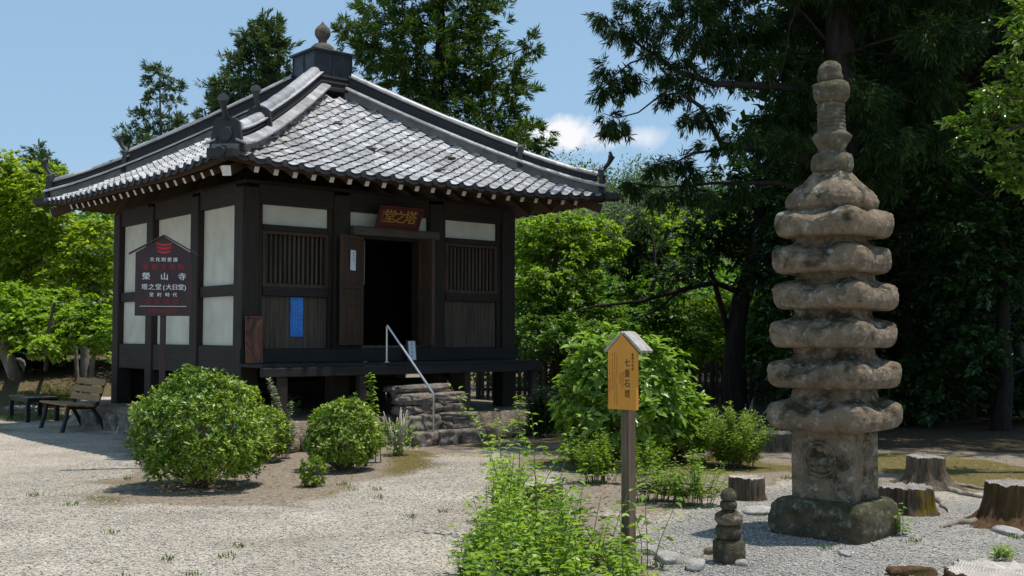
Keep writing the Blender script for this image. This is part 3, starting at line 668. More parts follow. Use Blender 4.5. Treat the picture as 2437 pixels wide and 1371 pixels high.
# centre bay
a, b = bays[1]
bx('wall_panel', (a, -.02, 3.075), (b, .03, 3.28), M['plaster'], .004)
mb = MB(); mb.box((a - .02, -.235, 2.935), (b + .10, -.135, 3.062)); part(mb, 'lintel', M['grey_wood'], .012)
bx('lintel', (a, -.13, 2.90), (b, .06, 3.072), M['dark_beam'])
bx('jamb', (a, -.11, 1.31), (1.745, .06, 2.897), M['dark_wood']); bx('jamb', (2.735, -.11, 1.31), (b, .06, 2.897), M['dark_wood'])
bx('threshold', (1.748, -.128, 1.311), (2.732, .06, 1.352), M['board_wood'])
def door_leaf(h, t_, face):
    h, t_ = Vector((*h, 0)), Vector((*t_, 0)); d = (t_ - h); L = d.length; d.normalize(); n = Vector((d.y, -d.x, 0)) * face
    root = None
    def ob(x0, x1, z0, z1, th, off):
        m_ = MB(); c = h + d * (x0 + x1) / 2 + n * off + Vector((0, 0, (z0 + z1) / 2))
        m_.obox(c, d * (x1 - x0) / 2, n * th / 2, Vector((0, 0, (z1 - z0) / 2))); return m_
    fr = MB()
    for q in ((0, .06, 1.36, 2.92), (L - .06, L, 1.36, 2.92), (.062, L - .062, 1.36, 1.45), (.062, L - .062, 1.92, 1.99), (.062, L - .062, 2.16, 2.22), (.062, L - .062, 2.70, 2.75), (.062, L - .062, 2.86, 2.92), (L * .5 - .02, L * .5 + .02, 1.452, 1.918)):
        k = ob(*q, .05, 0); fr.raw(k.v, k.f)
    leaf = part(fr, 'door_leaf', M['door_wood'], .005)
    pn = ob(.055, L - .055, 1.40, 2.90, .016, 0); pn.build('door_panel', M['door_wood'], leaf)
    return leaf, h, d, n
leafL, hL, dL, nL = door_leaf((1.74, -.15), (1.27, -.33), 1)
leafR, hR, dR, nR = door_leaf((2.735, -.15), (2.70, -.56), 1)
# interior: floor, ceiling and a dim altar screen
bx('floor', (W, W, 1.16), (S - W, S - W, 1.24), M['dark_wood']); bx('ceiling', (-.05, -.05, 3.552), (S + .05, S + .05, 3.60), M['dark_wood'])
bx('altar_screen', (.4, 2.4, 1.245), (S - .4, 2.46, 3.45), M['dark_wood'])
mb = MB(); mb.tube([(2.02, .25, 2.25), (2.02, .25, 2.9)], .006, 6); part(mb, 'pull_cord', M['pale_stone'], 0)
bx('underfloor_mask', (W, S - .02, PLAT_Z - .02), (S - W, S + .02, .998), M['dark_wood'])  # added board hiding the sunlit ground behind, keeps the underfloor dark
# deck in front
DV = -.80
mb = MB(); nb = 30; w = (4.58 + .16) / nb
for q in range(nb): mb.box((-.16 + q * w + .002, DV, 1.075), (-.16 + (q + 1) * w - .002, -.172, 1.12 + random.uniform(-.003, .003)))
part(mb, 'deck', M['deck_wood'], .003)
bx('deck_beam', (-.16, DV - .03, .955), (4.60, DV + .06, 1.073), M['deck_wood'], .008)
for u in (.15, 1.35, 3.15, 4.45): bx('deck_post', (u - .055, DV - .01, .30), (u + .055, DV + .10, .953), M['dark_wood'], .008)
bx('floor_beam', (W, 1.3, .62), (S - W, 1.5, .80), M['dark_beam']); bx('floor_beam', (W, 3.0, .62), (S - W, 3.2, .80), M['dark_beam'])
for u in (1.5, 3.0):
    for v in (1.4, 3.1): bx('floor_post', (u - .1, v - .1, PLAT_Z - .02), (u + .1, v + .1, .618), M['dark_wood'])
# --- roof surface functions (hall-local)
CU, CV, RR = 2.37, 2.15, 3.38
def warp(u, v):
    w = max(0, min(1, -(u - CU) / RR)) * max(0, min(1, -(v - CV) / RR)); return u + .12 * w, v + .12 * w
def zt(s): return 5.63 - .70 * s + .033 * s * s
DIRS = {'front': ((1, 0), (0, -1)), 'left': ((0, -1), (-1, 0)), 'back': ((-1, 0), (0, 1)), 'right': ((0, 1), (1, 0))}
def rpos(face, t, s, h=0.0):
    (tu, tv), (su, sv) = DIRS[face]
    u, v = warp(CU + tu * t + su * s, CV + tv * t + sv * s)
    a, b = min(1.05, abs(t) / RR), min(1.05, abs(s) / RR)
    sl = -.70 + .066 * s; k = 1 / math.sqrt(1 + sl * sl)
    nu, nv = su * -sl * k * h, sv * -sl * k * h
    return Vector((u + nu, v + nv, zt(s) + .11 * (a * b) ** 4 + h * k))
# roof deck: sheathing with its underside
rb = MB(); NS = 14
for fc in DIRS:
    for i in range(NS):
        s0, s1 = .3 + (RR - .08 - .3) * i / NS, .3 + (RR - .08 - .3) * (i + 1) / NS
        for j in range(12):
            q = [rpos(fc, s0 * (-1 + j / 6), s0, -.085), rpos(fc, s0 * (-1 + (j + 1) / 6), s0, -.085), rpos(fc, s1 * (-1 + (j + 1) / 6), s1, -.085), rpos(fc, s1 * (-1 + j / 6), s1, -.085)]
            d = Vector((0, 0, -.028)); rb.raw(q + [p + d for p in q], [(0, 3, 2, 1), (4, 5, 6, 7), (3, 7, 6, 2)])
roof = part(rb, 'roof', M['eave_wood'], 0)
# eave boards under the tile edge
for fc in DIRS:
    mb = MB(); n = 24; s = RR - .06
    A_ = [rpos(fc, s * (-1 + 2 * k / n), s, -.03) for k in range(n + 1)]; B_ = [p + Vector((0, 0, -.062)) for p in A_]
    (tu, tv), (su, sv) = DIRS[fc]; off = Vector((-su * .05, -sv * .05, 0))
    vs = A_ + B_ + [p + off for p in A_] + [p + off for p in B_]; m_ = n + 1
    fs = []
    for k in range(n): fs += [(k, k + 1, m_ + k + 1, m_ + k), (2 * m_ + k + 1, 2 * m_ + k, 3 * m_ + k, 3 * m_ + k + 1), (m_ + k, m_ + k + 1, 3 * m_ + k + 1, 3 * m_ + k)]
    mb.raw(vs, fs); mb.build('eave_board', M['eave_wood'], roof)
# rafters with white ends
SP = .279
def rafter(fc, t):
    mb = MB(); s1 = RR - .20; s0 = max(1.75, abs(t) + .12)
    if s0 > s1 - .12: return
    p, q = rpos(fc, t, s0, -.185), rpos(fc, t, s1, -.185)
    mb.beam(p, q, .062, .080)
    d = (q - p).normalized(); mb.beam(q + d * .001, q + d * .006, .063, .079, 1)
    mb.build('rafter', [M['eave_wood'], M['white_paint']], hall)
for fc in ('front', 'left'):
    for k in range(-11, 12): rafter(fc, k * SP + .03)
for fc in ('back', 'right'):
    for k in range(-10, 11, 2): rafter(fc, k * SP)
HIPS = {'near': (-1, -1), 'right': (1, -1), 'left': (-1, 1), 'rear': (1, 1)}
def hpos(hip, s, h=0.0):
    a, b = HIPS[hip]; u, v = warp(CU + a * s, CV + b * s); r = min(1.05, s / RR)
    return Vector((u, v, zt(s) + .11 * r ** 8 + h))
for hp, (a, b) in HIPS.items():
    mb = MB(); p, q = hpos(hp, 1.9, -.25), hpos(hp, RR - .13, -.25); mb.beam(p, q, .115, .13); d = (q - p).normalized()
    mb.beam(q + d * .001, q + d * .007, .113, .128, 1); mb.build('hip_rafter', [M['eave_wood'], M['white_paint']], hall)
# tiles: each one a wavy sheet with a lip, overlapping the course below
TW, TP = .2355, .172
def prof(x):      # x 0..1 across one tile: narrow roll at the left, broad trough at the right
    if x < .30: return .030 * math.sin(math.pi * x / .30) ** .8
    return -.020 * math.sin(math.pi * (x - .30) / .70)
XS = [0, .075, .15, .225, .30, .42, .54, .66, .78, .90, 1.0]
for fc in DIRS:
    mb = MB(); nrow = 18; rd = random.Random(hash(fc) % 97 if False else len(fc))
    for i in range(nrow):
        sl, su_ = RR - i * TP + .02, RR - (i + 1) * TP - .035
        if su_ < .40: break
        for j in range(-15, 15):
            t0 = j * TW + .03; tc = t0 + TW / 2
            if abs(tc) > (sl + su_) / 2 - .03: continue
            jit = rd.uniform(-.008, .008); dz = rd.uniform(-.004, .006)
            lo = [rpos(fc, t0 + x * TW * .985, sl + jit, .027 + prof(x) + dz) for x in XS]
            up = [rpos(fc, t0 + x * TW * .985, su_ + jit, .001 + prof(x)) for x in XS]
            bt = [rpos(fc, t0 + x * TW * .985, sl + jit, -.004 + prof(x) + dz) for x in XS]
            n = len(XS); vs = lo + up + bt
            fs = [(k, k + 1, n + k + 1, n + k) for k in range(n - 1)] + [(2 * n + k, 2 * n + k + 1, k + 1, k) for k in range(n - 1)] + [(0, n, 2 * n), (n - 1, 3 * n - 1, 2 * n - 1)]
            mb.raw(vs, fs[:n - 1]); mb.raw(vs, fs[n - 1:], 1)  # lip faces near-black: shade under each course put into the colour
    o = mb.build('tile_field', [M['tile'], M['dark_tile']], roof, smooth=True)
    ed = MB()                                    # round-ended eave tiles
    for j in range(-14, 15):
        t = j * TW + .03 + .15 * TW
        if abs(t) > RR - .12: continue
        (tu, tv), (su, sv) = DIRS[fc]; p = rpos(fc, t, RR + .03, .012); ax = Vector((tu, tv, 0)); oo = Vector((su, sv, 0))
        ed.prism([(math.cos(k * math.pi / 7) * .044, math.sin(k * math.pi / 7) * .046) for k in range(14)], p - oo * .012, ax, (0, 0, 1), .024)
        tt = t + .16
        if abs(tt) < RR - .1:
            q = [rpos(fc, t + .03 + k * .03, RR + .03, .006 - .024 * math.sin(math.pi * k / 6)) for k in range(7)]
            ed.raw(q + [x + Vector((0, 0, -.035 - .0)) for x in q], [(k, 7 + k, 8 + k, k + 1) for k in range(6)])
    ed.build('eave_tiles', M['dark_tile'], roof, smooth=True)
# hip ridges
def sweep(mb, path, prof_, side, mi=0):
    n = len(prof_); vs = []
    for p in path:
        for x, h in prof_: vs.append(p + side * x + Vector((0, 0, h)))
    m = len(path)
    fs = [(i * n + k, (i + 1) * n + k, (i + 1) * n + k + 1, i * n + k + 1) for i in range(m - 1) for k in range(n - 1)]
    fs += [tuple(range(n)), tuple((m - 1) * n + k for k in range(n - 1, -1, -1))]
    mb.raw(vs, fs, mi)
for hp, (a, b) in HIPS.items():
    side = Vector((b, -a, 0)).normalized()
    def path(s0, s1, n): return [hpos(hp, s0 + (s1 - s0) * k / n) for k in range(n + 1)]
    mb = MB()
    sweep(mb, path(.30, 3.30, 24), [(.17, -.06), (.17, .085), (-.17, .085), (-.17, -.06)][::-1], side, 2)      # plastered bed
    for sg in (1, -1):                                                                                             # broad flange tiles
        ns = 22
        for k in range(ns):
            s0, s1 = .32 + 2.98 * k / ns, .32 + 2.98 * (k + 1) / ns - .004
            pr = [(sg * .265, .075), (sg * .265, .10), (sg * .13, .155), (sg * .13, .13)]
            sweep(mb, path(s0, s1, 2), pr if sg < 0 else pr[::-1], side, 0)
    def stack(s0, s1, w, h0, courses, ch):
        h = h0
        for c in range(courses):
            ww = w - .006 * c
            sweep(mb, path(s0, s1, 14), [(ww - .016, h), (ww - .016, h + ch * .45), (ww, h + ch * .45), (ww, h + ch), (-ww, h + ch), (-ww, h + ch * .45), (-ww + .016, h + ch * .45), (-ww + .016, h)][::-1], side, 1)
            h += ch
        return h
    def cap(s0, s1, h, r):
        n = max(2, int((s1 - s0) / .19)); rd = random.Random(n)
        for k in range(n):
            q0, q1 = s0 + (s1 - s0) * k / n, s0 + (s1 - s0) * (k + 1) / n + .012
            dz, dx = rd.uniform(-.006, .006), rd.uniform(-.006, .006)
            pts = path(q0, q1, 2); m = 9; vs = []
            for i, p in enumerate(pts):
                rr = r * (1.0 - .05 * i / 2)
                vs += [p + side * (rr * math.cos(math.pi * t / (m - 1)) + dx) + Vector((0, 0, h + dz + rr * .85 * math.sin(math.pi * t / (m - 1)))) for t in range(m)]
            fs = [(i * m + t, (i + 1) * m + t, (i + 1) * m + t + 1, i * m + t + 1) for i in range(2) for t in range(m - 1)] + [tuple(range(m - 1, -1, -1)), tuple(2 * m + t for t in range(m))]
            mb.raw([v for v in vs], [f[::-1] for f in fs], 0)
    h1 = stack(.34, 2.28, .125, .157, 4, .040)
    sweep(mb, path(.34, 2.28, 14), [(.15, h1), (.155, h1 + .018), (-.155, h1 + .018), (-.15, h1)][::-1], side, 0); cap(.36, 2.28, h1 + .019, .098)
    h2 = stack(2.28, 3.20, .115, .157, 2, .045)
    sweep(mb, path(2.28, 3.20, 8), [(.14, h2), (.145, h2 + .018), (-.145, h2 + .018), (-.14, h2)][::-1], side, 0); cap(2.28, 3.20, h2 + .019, .09)
    mb.build('hip_ridge', [M['ridge_tile'], M['dark_tile'], M['grey_plaster']], roof, smooth=True)
    # demon-plate end tiles with their horn tiles
    out = Vector((a, b, 0)).normalized()
    for s_, hb, sc in ((2.33, .0, 1.0), (3.25, -.02, 1.08)):
        p = hpos(hp, s_, hb); mb = MB()
        half = [(.0, .02), (.10, .02), (.215, .0), (.185, .13), (.165, .26), (.15, .35), (.11, .385), (.05, .40)]
        poly = [(x * sc, y * sc) for x, y in half] + [(-x * sc, y * sc) for x, y in reversed(half)]
        mb.prism(poly, p - out * .04, side * -1, (0, 0, 1), .075)
        mb.prism([(math.cos(k * math.pi / 6) * .075 * sc, .20 * sc + math.sin(k * math.pi / 6) * .085 * sc) for k in range(12)], p + out * .034, side * -1, (0, 0, 1), .028)
        mb.prism([(-.07, .27), (.07, .27), (.085, .31), (-.085, .31)], p + out * .034, side * -1, (0, 0, 1), .018)
        for q in (-1, 1): mb.prism([(q * .14 - .03, .07), (q * .14 + .03, .06), (q * .125 + .015, .2), (q * .125 - .015, .2)], p + out * .034, side * -1, (0, 0, 1), .016)
        if s_ > 3: mb.prism([(math.cos(k * math.pi / 7) * .075, .005 + math.sin(k * math.pi / 7) * .075) for k in range(14)], p + out * .05, side * -1, (0, 0, 1), .06)
        on = mb.build('ridge_end_tile', M['dark_tile'], roof, False, .008)
        if hp == 'right' and s_ < 3: continue
        mb = MB(); z0 = .37 * sc
        cur = [(-.05, z0 - .03), (.05, z0 + .03), (.11, z0 + .10), (.145, z0 + .17), (.16, z0 + .22)]
        mb.tube([p + out * x + Vector((0, 0, z)) for x, z in cur], [.042, .034, .034, .044, .058], 12)
        hk = p + out * .162 + Vector((0, 0, z0 + .235)); mb.tube([hk - out * .03 - Vector((0, 0, .012)), hk + out * .012 + Vector((0, 0, .004))], [.066, .068], 16)
        mb.build('horn_tile', M['dark_tile'], roof, smooth=True)
    if True:                                      # corner tile under the lower end plate
        p = hpos(hp, 3.36, -.03); mb = MB(); mb.obox(p, out * .10, side * .17, Vector((0, 0, .055))); mb.tube([p + out * .02 - side * .0, p + out * .13], .07, 12)
        mb.build('corner_tile', M['dark_tile'], roof, False, .01)
# box at the peak, dome and jewel
mb = MB()
for k, (r, z0, z1) in enumerate([(.46, 5.44, 5.50), (.43, 5.50, 5.555), (.455, 5.556, 5.59), (.41, 5.59, 5.64), (.435, 5.641, 5.675)]): mb.box((CU - r, CV - r, z0), (CU + r, CV + r, z1 - .001), 0)
mb.build('ridge_course', M['dark_tile'], roof, False, .006)
mb = MB(); mb.box((CU - .345, CV - .345, 5.676), (CU + .345, CV + .345, 6.10))
for q in (-1, 1):
    for ax in range(2):
        for k in (-.345, 0, .345):
            d = [CU + k, CV + q * .347] if ax == 0 else [CU + q * .347, CV + k]; mb.box((d[0] - .012, d[1] - .012, 5.69), (d[0] + .012, d[1] + .012, 6.09))
bxp = mb.build('roof_box', M['roof_box'], roof)
mb = MB(); pl = []
for r, z in ((.40, 6.085), (.405, 6.115), (.30, 6.15), (.16, 6.20)): pl += [(CU - r, CV - r, z), (CU + r, CV - r, z), (CU + r, CV + r, z), (CU - r, CV + r, z)]
mb.raw(pl, [(3, 2, 1, 0)] + [(4 * i + k, 4 * i + (k + 1) % 4, 4 * i + 4 + (k + 1) % 4, 4 * i + 4 + k) for i in range(3) for k in range(4)] + [(12, 13, 14, 15)])
mb.build('box_cover', M['roof_box'], roof)
mb = MB(); mb.lathe([(.20, 6.165), (.205, 6.19), (.185, 6.25), (.13, 6.295), (.075, 6.31)], 24, (CU, CV, 0)); mb.build('dome', M['finial'], roof, smooth=True)
mb = MB(); mb.lathe([(.072, 6.30), (.068, 6.34), (.072, 6.37), (.10, 6.405), (.128, 6.455), (.132, 6.50), (.122, 6.545), (.09, 6.59), (.045, 6.63), (.018, 6.66), (.006, 6.685)], 28, (CU, CV, 0)); mb.build('jewel', M['finial'], roof, smooth=True)

# ---- things on and about the hall
def local_empty(name, u, v, z, rz=0, **k): p = HW(u, v, z); return empty(name, p, TH + rz, **k)
pq = local_empty('name_plaque', 2.27, -.24, 3.075, label='red wooden name plaque with gold characters hung over the doorway', cat='plaque')
tilt = R_(24); ay = Vector((0, -math.sin(tilt), math.cos(tilt))); axx = Vector((1, 0, 0)); fn = Vector((0, -math.cos(tilt), -math.sin(tilt)))
mb = MB(); mb.prism([(-.345, 0), (.345, 0), (.345, .30), (-.345, .30)], -fn * .025, axx, ay, .025); bd = mb.build('board', M['plaque_red'], pq, False, .004)
fr = MB()
for q in ([(-.375, -.03), (.375, -.03), (.345, .0), (-.345, .0)], [(-.375, .33), (-.345, .30), (.345, .30), (.375, .33)], [(-.375, -.03), (-.345, 0), (-.345, .3), (-.375, .33)], [(.375, -.03), (.375, .33), (.345, .3), (.345, 0)]): fr.prism(q, fn * .0 - fn * .02, axx, ay, .04)
fr.build('frame', M['plaque_frame'], pq)
text_mesh('lettering', [('堂', -.175, .155, 1, 1.05), ('之', .0, .15, .95, 1.1), ('塔', .19, .155, 1, 1.05)], M['gold'], pq, (fn * .001, axx, ay), .215)
marks_mesh('signature', [(-.30, .24, .06)], M['gold'], pq, (fn * .001, axx, ay), .03, seed=4)
bs = local_empty('blue_notice', .745, -.036, 1.75, label='blue notice sheet with faint pale columns pinned on the lower board panel', cat='notice')
mb = MB(); nbp = 10; vs = []
for k in range(nbp + 1):
    z = -.272 + .544 * k / nbp; y = -.006 - .006 * math.sin(k * 1.1); vs += [(-.098, y, z), (.098, y - .003 * math.cos(k), z)]
    vs += [(-.098, y + .0035, z), (.098, y + .0035, z)]
fs = [(4 * k, 4 * k + 1, 4 * k + 5, 4 * k + 4) for k in range(nbp)] + [(4 * k + 3, 4 * k + 2, 4 * k + 6, 4 * k + 7) for k in range(nbp)]
mb.raw(vs, fs); mb.build('sheet', M['blue_sheet'], bs)
marks_mesh('lettering', [(.06, .24, -.18), (.025, .24, -.1), (-.01, .2, -.2), (-.045, .2, -.12)], M['pale_ink'], bs, ((0, -.016, 0), (1, 0, 0), (0, 0, 1)), .024, seed=2)
# white paper on the open door leaf
c = hL + dL * .27 - nL * .034; c.z = 2.56
pw = HW(c.x, c.y, 2.56); nd = math.atan2(nL.y, nL.x)
pp = empty('paper_notice', pw, TH + nd - math.pi / 2, 'narrow white paper notice pasted on the open door leaf', 'notice')
mb = MB(); mb.raw([(-.062, 0, -.14), (.055, -.004, -.145), (.062, -.002, .14), (-.055, 0, .145), (-.062, .003, -.14), (.055, .003, -.145), (.062, .003, .14), (-.055, .003, .145)], [(0, 1, 2, 3), (7, 6, 5, 4), (0, 4, 5, 1), (2, 6, 7, 3)]); mb.build('sheet', M['paper'], pp)
marks_mesh('lettering', [(.025, .11, -.08), (-.005, .10, -.02)], M['blue_ink'], pp, ((0, -.005, 0), (1, 0, 0), (0, 0, 1)), .026, seed=3)
ds = local_empty('standing_notice', 2.52, -.30, 1.122, R_(-4), label='small white standing notice board on the deck by the doorway', cat='notice')
mb = MB(); mb.prism([(-.085, 0), (.085, 0), (.085, .30), (-.085, .30)], (0, .02, 0), (1, 0, 0), (0, .15, 1), .012); mb.build('board', M['grey_wood'], ds, False, .003)
mb = MB(); mb.prism([(-.055, .015), (.06, .015), (.06, .29), (-.055, .29)], (0, .006, 0), (1, 0, 0), (0, .15, 1), .006); mb.build('sheet', M['paper'], ds)
mb = MB(); mb.beam((-.05, .16, 0), (-.05, .06, .22), .015, .015); mb.beam((.05, .16, 0), (.05, .06, .22), .015, .015); mb.build('prop', M['grey_wood'], ds)
marks_mesh('lettering', [(.0, .25, .05)], M['blue_ink'], ds, ((0, .0035, 0), (1, 0, 0), (0, .15, 1)), .045, ext=.004, seed=5)
cs = local_empty('copper_sheet', .02, -.185, 1.122, label='rusty copper sheet leaning against the corner post', cat='metal sheet')
mb = MB(); mb.prism([(-.125, 0), (.125, 0), (.125, .60), (-.125, .60)], (0, -.03, 0), (1, 0, 0), (0, .03, 1), .02); mb.build('sheet', M['copper'], cs, False, .004)
mb = MB(); mb.box((-.128, -.058, .602), (.128, -.018, .625)); mb.build('folded_lip', M['copper'], cs, False, .004)
# handrail over the steps
def L3(u, v, z): return (u, v, z)
hr = local_empty('handrail', 0, 0, 0, label='steel handrail slanting from the deck down beside the stone steps', cat='handrail')
qa, qb = Vector((1.786, -.72, 1.122)), Vector((2.10, -1.41, .02))
ta, tb = Vector((1.786, -.72, 1.645)), Vector((2.10, -1.41, .70))
mb = MB(); mb.tube([qa, ta - Vector((0, 0, .02))], .016, 12); mb.lathe([(.045, 0), (.045, .008), (.02, .009)], 14, qa); mb.build('rail_post', M['steel'], hr, smooth=True)
mb = MB(); mb.tube([qb, tb - Vector((0, 0, .02))], .016, 12); mb.build('rail_post', M['steel'], hr, smooth=True)
mb = MB(); dd = (tb - ta).normalized(); mb.tube([ta - Vector((0, 0, .03)), ta + Vector((0, 0, .0)) + dd * .012, ta + dd * .05, tb - dd * .05, tb - dd * .012, tb - Vector((0, 0, .03))], .018, 14); mb.build('rail', M['steel'], hr, smooth=True)
# stone steps
st = local_empty('stone_steps', 0, 0, 0, label='rough flight of stacked field-stone steps up to the deck', cat='steps')
def slab(u0, u1, v0, v1, z0, z1, seed):
    o = rock_mb(((u1 - u0) / 2 * 1.05, (v1 - v0) / 2 * 1.05, (z1 - z0) / 2 * 1.1), seed, 4, .20, .82).build('stone', M['step_stone'], st, smooth=2)
    o.location = ((u0 + u1) / 2, (v0 + v1) / 2, (z0 + z1) / 2); o.rotation_euler = (random.uniform(-.03, .03), random.uniform(-.03, .03), random.uniform(-.05, .05))
for q in [(1.78, 2.17, -1.47, -1.05, -.05, .19, 1), (2.17, 2.55, -1.48, -1.05, -.05, .20, 2), (2.54, 3.02, -1.46, -1.05, -.05, .19, 3),
          (1.78, 2.34, -1.33, -.90, .17, .41, 4), (2.34, 2.55, -1.31, -.90, .17, .31, 5), (2.50, 2.95, -1.32, -.90, .17, .33, 6), (2.33, 2.98, -1.31, -.88, .31, .42, 7),
          (1.80, 2.10, -1.18, -.8, .40, .53, 8), (2.08, 2.44, -1.17, -.8, .40, .56, 9), (2.42, 2.86, -1.18, -.8, .40, .55, 10),
          (1.80, 2.32, -1.17, -.74, .54, .69, 11), (2.30, 2.86, -1.18, -.74, .55, .69, 12), (1.82, 2.78, -.98, -.52, .68, .80, 13)]: slab(*q)
# edging stones of the platform
k = 0
for (u, v, sx, sy, sz, rz) in [(3.25, -1.18, .20, .13, .11, .2), (3.55, -1.10, .16, .12, .10, -.3), (3.42, -.98, .13, .10, .12, .5), (3.85, -1.05, .19, .12, .11, .1), (4.2, -1.0, .17, .13, .10, -.2), (4.55, -.98, .2, .12, .11, .3), (4.95, -.95, .2, .14, .12, 0),
                               (1.35, -1.05, .2, .14, .12, .2), (.95, -1.0, .18, .13, .12, -.2), (.48, -1.02, .22, .15, .14, .1), (.12, -1.0, .15, .12, .11, .4), (-.3, -.95, .2, .15, .13, 0)]:
    p = HW(u, v, .085); k += 1
    lab = 'mossy edging stone along the platform right of the stone steps' if u > 3 else 'pale edging stone along the platform behind the clipped bushes'
    rock('edging_stone', p, (sx, sy, sz), TH + rz, 20 + k, M['edge_stone'], lab, 'stone', 'edging stones right of the steps' if u > 3 else 'edging stones left of the steps', sub=3, amp=.25, boxy=.5)
for k, (v, s_) in enumerate([(.2, .3), (1.0, .34), (1.8, .3), (2.7, .36), (3.6, .3), (4.4, .34)]):
    rock('edging_stone', HW(-.45, v, .12), (.13, s_ * 1.25, .17), TH, 50 + k, M['step_stone'], 'dark low edging stone along the foot of the side wall', 'stone', 'edging stones below the side wall', sub=4, amp=.24, boxy=.8)

# ================================================================== STONE PAGODA
TX, TY, TA = 2.483, 8.44, R_(48)
pag = empty('stone_pagoda', (TX, TY, gz(TX, TY)), TA, 'tall seven-storey stone pagoda weathered brown with moss and lichen', 'stone pagoda')
mb = MB(); sq_rings(mb, [(-.08, .36, 0), (.0, .375, 0), (.06, .385, 0), (.16, .383, 0), (.215, .372, 0), (.245, .352, 0), (.262, .315, 0), (.27, .26, 0), (.272, .1, 0)], 200, 10, .020, 3, 3.2, sub=4, rough=.0060)
mb.build('base_stone', M['tower_base'], pag, smooth=2)
mb = MB(); sq_rings(mb, [(.262, .246, 0), (.28, .251, 0), (.40, .249, 0), (.55, .247, 0), (.70, .246, 0), (.83, .245, 0), (.86, .235, 0)], 200, 16, .005, 5, 3.0, sub=6, rough=.0022)
body = mb.build('body_stone', M['tower'], pag, smooth=2)
def blob_relief(name, face, parts, parent):
    mb = MB()
    for (x, z, rx, rz, rd_) in parts:
        n, m = 18, 5; vs = []
        for i in range(m + 1):
            t = math.pi / 2 * i / m
            for k in range(n):
                a = 2 * math.pi * k / n; r = math.cos(t)
                q = (x + rx * r * math.cos(a), -.245 - 1.9 * rd_ * math.sin(t), z + rz * r * math.sin(a)); vs.append(q)
        fs = [(i * n + k, i * n + (k + 1) % n, (i + 1) * n + (k + 1) % n, (i + 1) * n + k) for i in range(m) for k in range(n)]
        if face == 'left': vs = [(y, -x, z) for x, y, z in vs]
        mb.raw(vs, fs)
    return mb.build(name, M['tower'], parent, smooth=2)
def ring_relief(name, face, x0, z0, r0, w, d, parent):
    mb = MB(); pts = [(x0 + r0 * math.cos(2 * math.pi * k / 30), -.2515, z0 + r0 * math.sin(2 * math.pi * k / 30)) for k in range(31)]
    if face == 'left': pts = [(y, -x, z) for x, y, z in pts]
    mb.tube(pts, w, 8, cap=False); return mb.build(name, M['tower'], parent, smooth=2)
# the front-right face (local -y) carries a standing figure, the front-left face (local -x) a seated figure in a ring
blob_relief('carved_figure', 'right', [(.02, .74, .028, .034, .02), (.015, .64, .05, .085, .016), (.01, .52, .042, .11, .014), (.0, .41, .07, .02, .015), (-.035, .66, .018, .06, .016), (.065, .64, .016, .07, .014), (-.02, .45, .016, .06, .016), (.04, .45, .016, .06, .016)], body)
blob_relief('carved_figure', 'left', [(.0, .66, .032, .036, .018), (.0, .575, .055, .06, .016), (.0, .51, .095, .035, .017), (-.05, .56, .02, .045, .015), (.05, .56, .02, .045, .015)], body)
ring_relief('carved_ring', 'left', .0, .575, .125, .013, .01, body)
ZC = [.893, 1.202, 1.510, 1.800, 2.078, 2.354]; AH = [.406, .403, .392, .380, .370, .358]
for k, (z, a) in enumerate(zip(ZC, AH)):
    h = .102; nxt = (ZC[k + 1] if k < 5 else 2.545) - .085
    ne = .244 - .007 * k
    rings = [(z - h + .008, a * .55, 0, 9), (z - h, a * .84, .0, 8), (z - h + .010, a * .925, .004, 7), (z - h + .036, a * .978, .010, 7), (z - .035, a * 1.0, .016, 7), (z + .004, a * .997, .030, 7.4), (z + .026, a * .974, .048, 8), (z + .038, a * .93, .056, 8.5),
             (z + .056, a * .84, .050, 9), (z + .088, a * .73, .028, 9), (z + .122, ne + .014, .010, 10), (z + .155, ne, .0, 14), (nxt + .03, ne - .004, 0, 14), (nxt + .05, ne * .8, 0, 12)]
    mb = MB(); sq_rings(mb, rings, 224, 6, .0062, 11 + k, 6.0, sub=4, rough=.0050)
    o = mb.build('roof_stone', M['tower'], pag, smooth=2); o.rotation_euler = (random.uniform(-.012, .012), random.uniform(-.012, .012), random.uniform(-.06, .06))
z = 2.50; a = .290
mb = MB(); sq_rings(mb, [(z - .03, a * .6, 0, 8), (z - .035, a * .9, 0, 7), (z - .01, a * .99, 0, 6), (z + .03, a * 1.0, .008, 6), (z + .075, a * .95, .008, 6), (z + .13, a * .80, .004, 6), (z + .20, a * .60, 0, 5), (z + .27, a * .42, 0, 4), (z + .30, a * .37, 0, 4), (z + .305, a * .2, 0, 4)], 200, 7, .013, 31, 4.4, sub=4, rough=.0052)
mb.build('roof_stone', M['tower'], pag, smooth=2)
def round_stone(name, prof_, amp, seed, mat, parent, petals=0, pa=.0, loc=(0, 0, 0), n=64):
    mb = MB(); off = Vector((seed, -seed * 2, seed * .3)); vs = []
    for r, z, *pw in prof_:
        for k in range(n):
            ph = 2 * math.pi * k / n; rr = r * (1 + (pa * (pw[0] if pw else 0)) * abs(math.cos(ph * petals / 2)) if petals else 1)
            p = Vector((rr * math.cos(ph), rr * math.sin(ph), z)); d = amp * (noise.noise(p * 6 + off) + .6 * noise.noise(p * 15 + off))
            vs.append(p + Vector((math.cos(ph), math.sin(ph), .3)) * d + Vector(loc))
    m = len(prof_); fs = [(i * n + k, i * n + (k + 1) % n, (i + 1) * n + (k + 1) % n, (i + 1) * n + k) for i in range(m - 1) for k in range(n)] + [tuple(range(n - 1, -1, -1)), tuple((m - 1) * n + k for k in range(n))]
    mb.raw(vs, fs); return mb.build(name, mat, parent, smooth=2)
FT = 2.785
